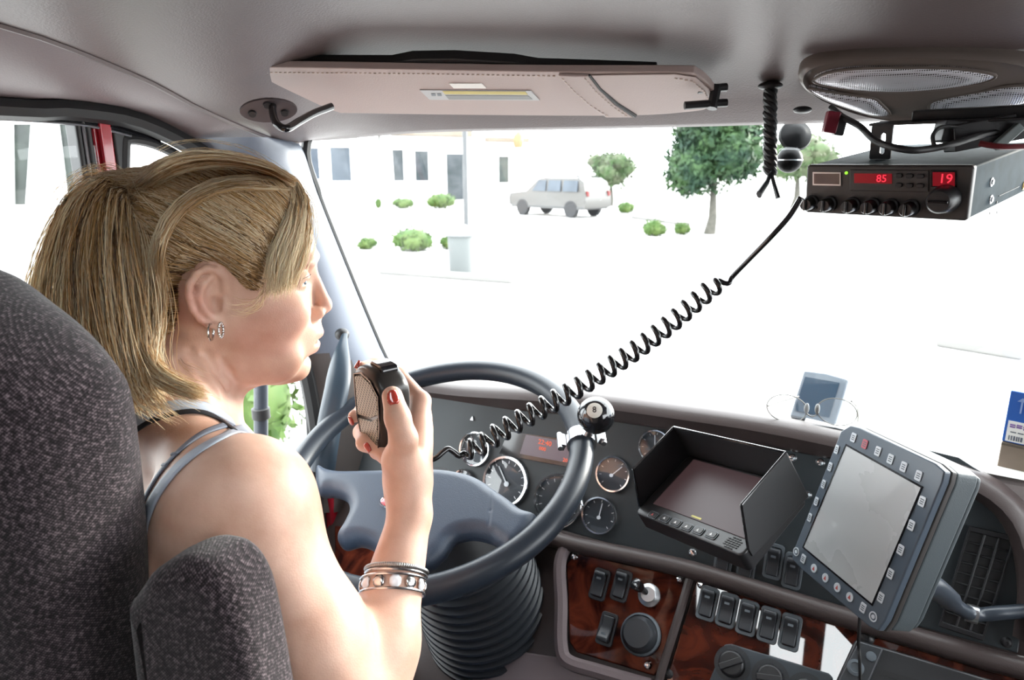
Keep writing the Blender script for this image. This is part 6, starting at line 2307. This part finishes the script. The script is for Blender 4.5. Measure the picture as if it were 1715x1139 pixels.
# wisps at the ear, the neck and round the outline
guided([[(440, 480, .686), (425, 505, .683), (400, 512, .68), (382, 508, .678)], [(452, 478, .686), (440, 510, .684), (418, 524, .682), (400, 520, .68)]], 26, 9, .004, .72, r0=.0002)
guided([[(300, 560, .70), (296, 590, .70), (300, 620, .69), (318, 640, .68)], [(280, 570, .70), (285, 605, .70), (296, 640, .69), (320, 655, .68)]], 60, 13, .005, .5, r0=.0002)
guided([[(480, 285, .74), (430, 252, .745), (360, 232, .75), (280, 238, .76), (215, 290, .77)], [(470, 300, .72), (420, 262, .72), (350, 246, .72), (280, 254, .73), (220, 310, .75)]], 8, 7, .006, .7, r0=.00018)
guided([[(205, 318, gd_), (175, 292, gd_), (140, 300, gd_), (100, 350, gd_), (70, 420, gd_)], [(205, 318, gd_), (190, 295, gd_), (165, 292, gd_), (125, 320, gd_), (95, 370, gd_)]], 60, 16, .012, .8, r0=.0002)

A = np.concatenate(STR); SH = np.concatenate(SHD); RD = np.concatenate(RAD)
n = len(A)
tan = np.gradient(A, axis=1); tan /= np.linalg.norm(tan, axis=2)[..., None] + 1e-12
ref = np.array([.31, .52, .79]); s1 = np.cross(tan, ref); s1 /= np.linalg.norm(s1, axis=2)[..., None] + 1e-12
s2 = np.cross(tan, s1)
tap = (np.clip(np.linspace(0, 1, NS) * 6 + .6, 0, 1) * np.clip((1 - np.linspace(0, 1, NS)) * 3 + .25, 0, 1))[None, :, None] * RD[:, None, None]
ringv = np.stack([A + (s1 * math.cos(2 * PI * k / 3) + s2 * math.sin(2 * PI * k / 3)) * tap for k in range(3)], 2)   # n NS 3 3
sv_ = ringv.reshape(-1, 3)
base = (np.arange(n)[:, None] * NS + np.arange(NS - 1)[None, :]) * 3
fs = np.concatenate([np.stack([base + k, base + (k + 1) % 3, base + 3 + (k + 1) % 3, base + 3 + k], -1).reshape(-1, 4) for k in range(3)])
allv = np.concatenate([hv, sv_]); allf = np.concatenate([hf, fs + len(hv)])
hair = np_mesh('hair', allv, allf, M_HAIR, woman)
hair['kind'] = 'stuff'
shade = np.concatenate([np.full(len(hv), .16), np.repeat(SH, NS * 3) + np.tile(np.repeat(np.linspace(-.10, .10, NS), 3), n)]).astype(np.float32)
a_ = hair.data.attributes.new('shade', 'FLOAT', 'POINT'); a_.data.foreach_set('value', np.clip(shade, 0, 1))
# ------------------------------------------------------------------ clothes, jewellery, microphone
def ribbon(path, width, lift, m, name, parent, thick=.0014, n=40):
    P = []
    for q in resample(spline([Vector((*q, 0)) for q in path], 6), n):
        p = body.march(q.x, q.y, .40, .95)
        if p is not None: P.append(p)
    P = np.array(P)
    for _ in range(3): P[1:-1] = (P[:-2] + P[1:-1] * 2 + P[2:]) / 4
    N = np.array([body.normal(p, .004) for p in P])
    Tn = np.gradient(P, axis=0); Tn /= np.linalg.norm(Tn, axis=1)[:, None]
    Sd = np.cross(Tn, N); Sd /= np.linalg.norm(Sd, axis=1)[:, None]
    rows = [[Vector(P[i] + Sd[i] * width * u + N[i] * (lift + .0006 * (1 - 4 * u * u))) for u in (-.5, -.25, 0, .25, .5)] for i in range(len(P))]
    mb = MB(); mb.grid(rows)
    o = obj(name, mb, m, parent, world=True, smooth=80)
    sd_ = o.modifiers.new('thickness', 'SOLIDIFY'); sd_.thickness = thick; sd_.offset = 0
    return o, P, N, Tn, Sd
M_STR1 = mat('strap_pale_blue', (.42, .47, .55), .6, bump=.4, bscale=1500)
M_STR2 = mat('strap_grey_blue', (.17, .20, .26), .55, bump=.4, bscale=1500)
M_STR3 = mat('strap_black', (.015, .016, .02), .5)
top = SDF()
top.ell(e3 + np.array([-.655, .455, -.49]), (.163, .106, .218), TR, k=.05)
top.ell(e3 + np.array([-.655, .43, -.70]), (.166, .118, .148), TR, k=.06)
top.custom(lambda P: P[..., 2] - (EYE - .375), e3 - 3, e3 + 3, op='i')
Ft, lt = top.grid(e3 + np.array([-.90, .25, -.88]), e3 + np.array([-.42, .66, -.30]), .005)
tv_, tf_ = nets(Ft, lt, .005)
np_mesh('tank_top', relax(tv_, tf_, 1), tf_, M_STR1, woman)
ribbon([(236, 905), (246, 868), (264, 829), (291, 793), (322, 764), (354, 743), (386, 728), (416, 722)], .0175, .0014, M_STR1, 'shoulder_strap', woman)
st, P_, N_, T_n, S_d = ribbon([(230, 878), (241, 843), (262, 803), (291, 767), (322, 739), (352, 722), (384, 712)], .0090, .0012, M_STR2, 'under_strap', woman)
for k in (18, 22):
    if k < len(P_):
        mb = MB(); mb.box((0, 0, 0), (.0115, .0030, .0026), Matrix(((S_d[k][0], T_n[k][0], N_[k][0], P_[k][0] + N_[k][0] * .002), (S_d[k][1], T_n[k][1], N_[k][1], P_[k][1] + N_[k][1] * .002), (S_d[k][2], T_n[k][2], N_[k][2], P_[k][2] + N_[k][2] * .002), (0, 0, 0, 1))))
        obj('strap_slider', mb, M_STR2, st, world=True, bevel=.0006)
ribbon([(214, 716), (240, 698), (272, 686), (305, 680), (338, 682), (364, 692), (388, 708)], .0125, .0014, M_STR1, 'shoulder_strap', woman)
ribbon([(216, 728), (245, 709), (275, 697), (308, 690), (338, 691), (366, 703), (392, 722)], .0060, .0012, M_STR3, 'under_strap', woman)

# jeans and shoes, below the frame
leg = SDF()
M_JEAN = mat('denim', (.03, .05, .10), .85, var=.2, vscale=60)
leg.ell(e3 + np.array([-.655, .44, -.77]), (.178, .13, .115), TR, k=.05)
for s in (-1, 1):
    hj = e3 + np.array([-.655 + s * .08, .45, -.83]); kn_ = hj + np.array([s * .03, .36, -.09]); an = kn_ + np.array([0, .14, -.31])
    leg.cone(hj, kn_, .085, .060, k=.04); leg.cone(kn_, an, .058, .040, k=.02)
Fl, ll = leg.grid(e3 + np.array([-1.0, .25, -1.30]), e3 + np.array([-.30, 1.10, -.62]), .009)
lv, lf = nets(Fl, ll, .009)
np_mesh('jeans', relax(lv, lf, 1), lf, M_JEAN, woman)
for s in (-1, 1):
    an = e3 + np.array([-.655 + s * .11, .97, -1.20])
    mb = MB(); rr = []
    for t, w, h in ((-.06, .028, .05), (-.03, .036, .075), (.03, .040, .065), (.09, .044, .05), (.14, .038, .04), (.165, .018, .025)):
        rr.append([Vector((an[0] + w * math.cos(a), an[1] + t, EYE - 1.285 + h / 2 * (1 + math.sin(a)))) for a in [2 * PI * k / 14 for k in range(14)]])
    mb.loft(rr); obj('shoe', mb, M_BLACKP, woman, world=True, smooth=60)

# bracelets
fdir = (WR - E) / np.linalg.norm(WR - E)
def bracelet_ring(py, lift, n=72, tilt=.0):
    t = np.linspace(0, 1, 200); q = E + (WR - E) * t[:, None]
    zc_ = (q - _e) @ _f; yy = CY - FPX * ((q - _e) @ _u) / zc_
    c = q[np.argmin(abs(yy - py))]
    nrm = fdir + _r * tilt; nrm /= np.linalg.norm(nrm)
    a = np.cross(nrm, _f); a /= np.linalg.norm(a); b = np.cross(nrm, a)
    out = []
    for k in range(n):
        d = a * math.cos(2 * PI * k / n) + b * math.sin(2 * PI * k / n)
        rs = np.linspace(.005, .07, 90); v = body(c + rs[:, None] * d)
        i = np.argmax(v > 0); r = rs[i - 1] + (rs[1] - rs[0]) * v[i - 1] / (v[i - 1] - v[i] - 1e-9)
        out.append(c + d * (r + lift))
    out = np.array(out)
    for _ in range(6): out = (np.roll(out, 1, 0) + out * 2 + np.roll(out, -1, 0)) / 4
    return out, nrm, c
M_SILVER = mat('silver', (.62, .62, .62), .22, metal=1.0)
M_STONE = mat('white_stone', (.8, .82, .86), .15, coat=1.0)
o1, nr1, c1 = bracelet_ring(956, .0026, 84, -.10)
b1 = thing('beaded_bracelet', 'thin dark silver beaded bracelet, the upper one on the raised wrist', 'bracelet', c1)
for k, p in enumerate(o1):
    mb = MB(); mb.sphere((0, 0, 0), .0024, Matrix.Translation(p), 8, 6)
    if k == 0: first = obj('bead', mb, mat('dark_silver', (.35, .34, .33), .3, metal=1.0), b1, M=None, world=True); base_p = p
    else:
        c_ = first.copy(); COL.objects.link(c_); c_.parent = b1; c_.matrix_parent_inverse = first.matrix_parent_inverse.copy(); c_.matrix_basis = Matrix.Translation(Vector(p - base_p)) @ first.matrix_basis
mb = MB(); mb.tube([Vector(p - nr1 * .0040) for p in o1], .0015, 6, closed=True); obj('band', mb, M_SILVER, b1, world=True)
o2, nr2, c2 = bracelet_ring(983, .0024, 72, -.14)
b2 = thing('link_bracelet', 'silver link bracelet with white stones, the lower one on the raised wrist', 'bracelet', c2)
for sg_ in (-1, 1):
    mb = MB(); mb.tube([Vector(p + nr2 * .0068 * sg_) for p in o2], .0014, 6, closed=True); obj('band', mb, M_SILVER, b2, world=True)
for k in range(12):
    P4 = [o2[(k * 6 + j) % 72] for j in range(6)]
    rows = [[Vector(P4[j] + nr2 * .0060 * u * (1 if 0 < j < 4 else .55) + (P4[j] - c2) / np.linalg.norm(P4[j] - c2) * .0016 * (1 - u * u)) for u in (-1, -.5, 0, .5, 1)] for j in range(5)]
    mb = MB(); mb.grid(rows); o = obj('link', mb, M_STONE if k % 2 else M_SILVER, b2, world=True, smooth=80)
    sd_ = o.modifiers.new('thickness', 'SOLIDIFY'); sd_.thickness = .0014
# earrings
for (px, py, r_, beads, lb) in ((353, 556, .0082, False, 'plain silver hoop earring, the rear one in the right ear lobe'), (370, 553, .0072, True, 'small beaded hoop earring, the front one in the right ear lobe')):
    c = HS(px, py, -.0835)
    t = thing('hoop_earring', lb, 'earring', c)
    xx = -ld * .95 - fd * .08; xx /= np.linalg.norm(xx)
    ring_ = [Vector(c + (xx * math.cos(a) + ud * math.sin(a)) * r_) for a in [2 * PI * k / 32 for k in range(32)]]
    mb = MB(); mb.tube(ring_, .0012 if not beads else .0009, 8, closed=True); obj('hoop', mb, M_SILVER, t, world=True)
    if beads:
        mb = MB()
        for p in ring_[::2]: mb.sphere(tuple(p), .0015, seg=8, rows=6)
        obj('beads', mb, M_SILVER, t, world=True)

# hand microphone
micT = thing('hand_microphone', 'black hand microphone with a perforated beige grille held in the right hand', 'microphone', MICF)
def mcq(px, py, off=0.0):
    q = MICF.inverted() @ ONP(px, py, Vector(MC + mn * off), Vector(mn)); return (q.x, q.y)
mo = spline([Vector((x, y, 0)) for x, y in ((-.030, .040), (-.012, .050), (.014, .050), (.032, .038), (.034, .018), (.029, -.018), (.022, -.046), (.012, -.056), (-.012, -.056), (-.022, -.046), (-.030, -.012), (-.033, .018))], 4, closed=True)
mo = [(p.x, p.y) for p in mo]
mb = MB()
sc_ = lambda k, dy=0: [(x * k, y * k + dy) for x, y in mo]
rg = [[Vector((x, y, z)) for x, y in sc_(k)] for k, z in ((.86, -.036), (.95, -.033), (1.0, -.026), (1.0, -.008), (.985, -.003), (.93, 0))]
mb.loft(rg); obj('shell', mb, mat('mic_shell', (.020, .018, .017), .33, bump=.06, bscale=900), micT, smooth=50)
def mic_grille():
    m = mat('mic_grille', (.34, .30, .24), .45)
    nt = m.node_tree; p = nt.nodes['Principled BSDF']; L = nt.links.new
    tc = nt.nodes.new('ShaderNodeTexCoord')
    v = nt.nodes.new('ShaderNodeTexVoronoi'); v.inputs['Scale'].default_value = 300; v.inputs['Randomness'].default_value = 0
    mp = nt.nodes.new('ShaderNodeMapping'); mp.inputs['Scale'].default_value = (.6, 1, .001); mp.inputs['Rotation'].default_value = (0, 0, .35)
    L(tc.outputs['Object'], mp.inputs['Vector']); L(mp.outputs['Vector'], v.inputs['Vector'])
    r = nt.nodes.new('ShaderNodeValToRGB'); r.color_ramp.elements[0].position = .28; r.color_ramp.elements[0].color = (.02, .018, .015, 1); r.color_ramp.elements[1].position = .40; r.color_ramp.elements[1].color = (.25, .235, .18, 1)
    L(v.outputs['Distance'], r.inputs['Fac']); L(r.outputs['Color'], p.inputs['Base Color'])
    return m
M_MG = mic_grille()
g1 = [(-.027, .034), (-.010, .040), (.012, .037), (.027, .026), (.026, .006), (.008, -.004), (-.027, -.012)]
g2 = [(-.026, -.016), (.008, -.008), (.025, .002), (.022, -.020), (.018, -.036), (.004, -.036), (-.020, -.034)]
for g in (g1, g2):
    mb = MB(); mb.prism(g[::-1], -.001, .0016); obj('grille', mb, M_MG, micT, bevel=.0008)
mb = MB(); mb.tube([Vector((x, y, .0008)) for x, y in ((-.029, .036), (-.010, .043), (.013, .040), (.030, .028), (.028, -.006), (.021, -.039), (-.021, -.037), (-.029, -.012))], .0013, 6, closed=True)
obj('grille_frame', mb, M_BLACKG, micT)
mb = MB(); mb.prism(rrect(.012, .007, .002, 3, (.010, -.045)), 0, .0014); obj('label_plate', mb, M_STEEL, micT, bevel=.0005)
mb = MB(); mb.prism(rrect(.030, .014, .005, 3, (.004, .0475)), -.030, -.010); obj('channel_button', mb, M_BLACKG, micT, bevel=.002)
mb = MB(); mb.box((-.036, .012, -.018), (.007, .034, .014)); obj('talk_key', mb, M_BLACKP, micT, bevel=.002)
mb = MB(); mb.lathe([(.008, 0), (.0065, -.012), (.005, -.018)], 14, T(.0, -.052, -.018) @ RX(-PI / 2) @ RX(PI)); obj('cord_boot', mb, M_BLACK, micT)
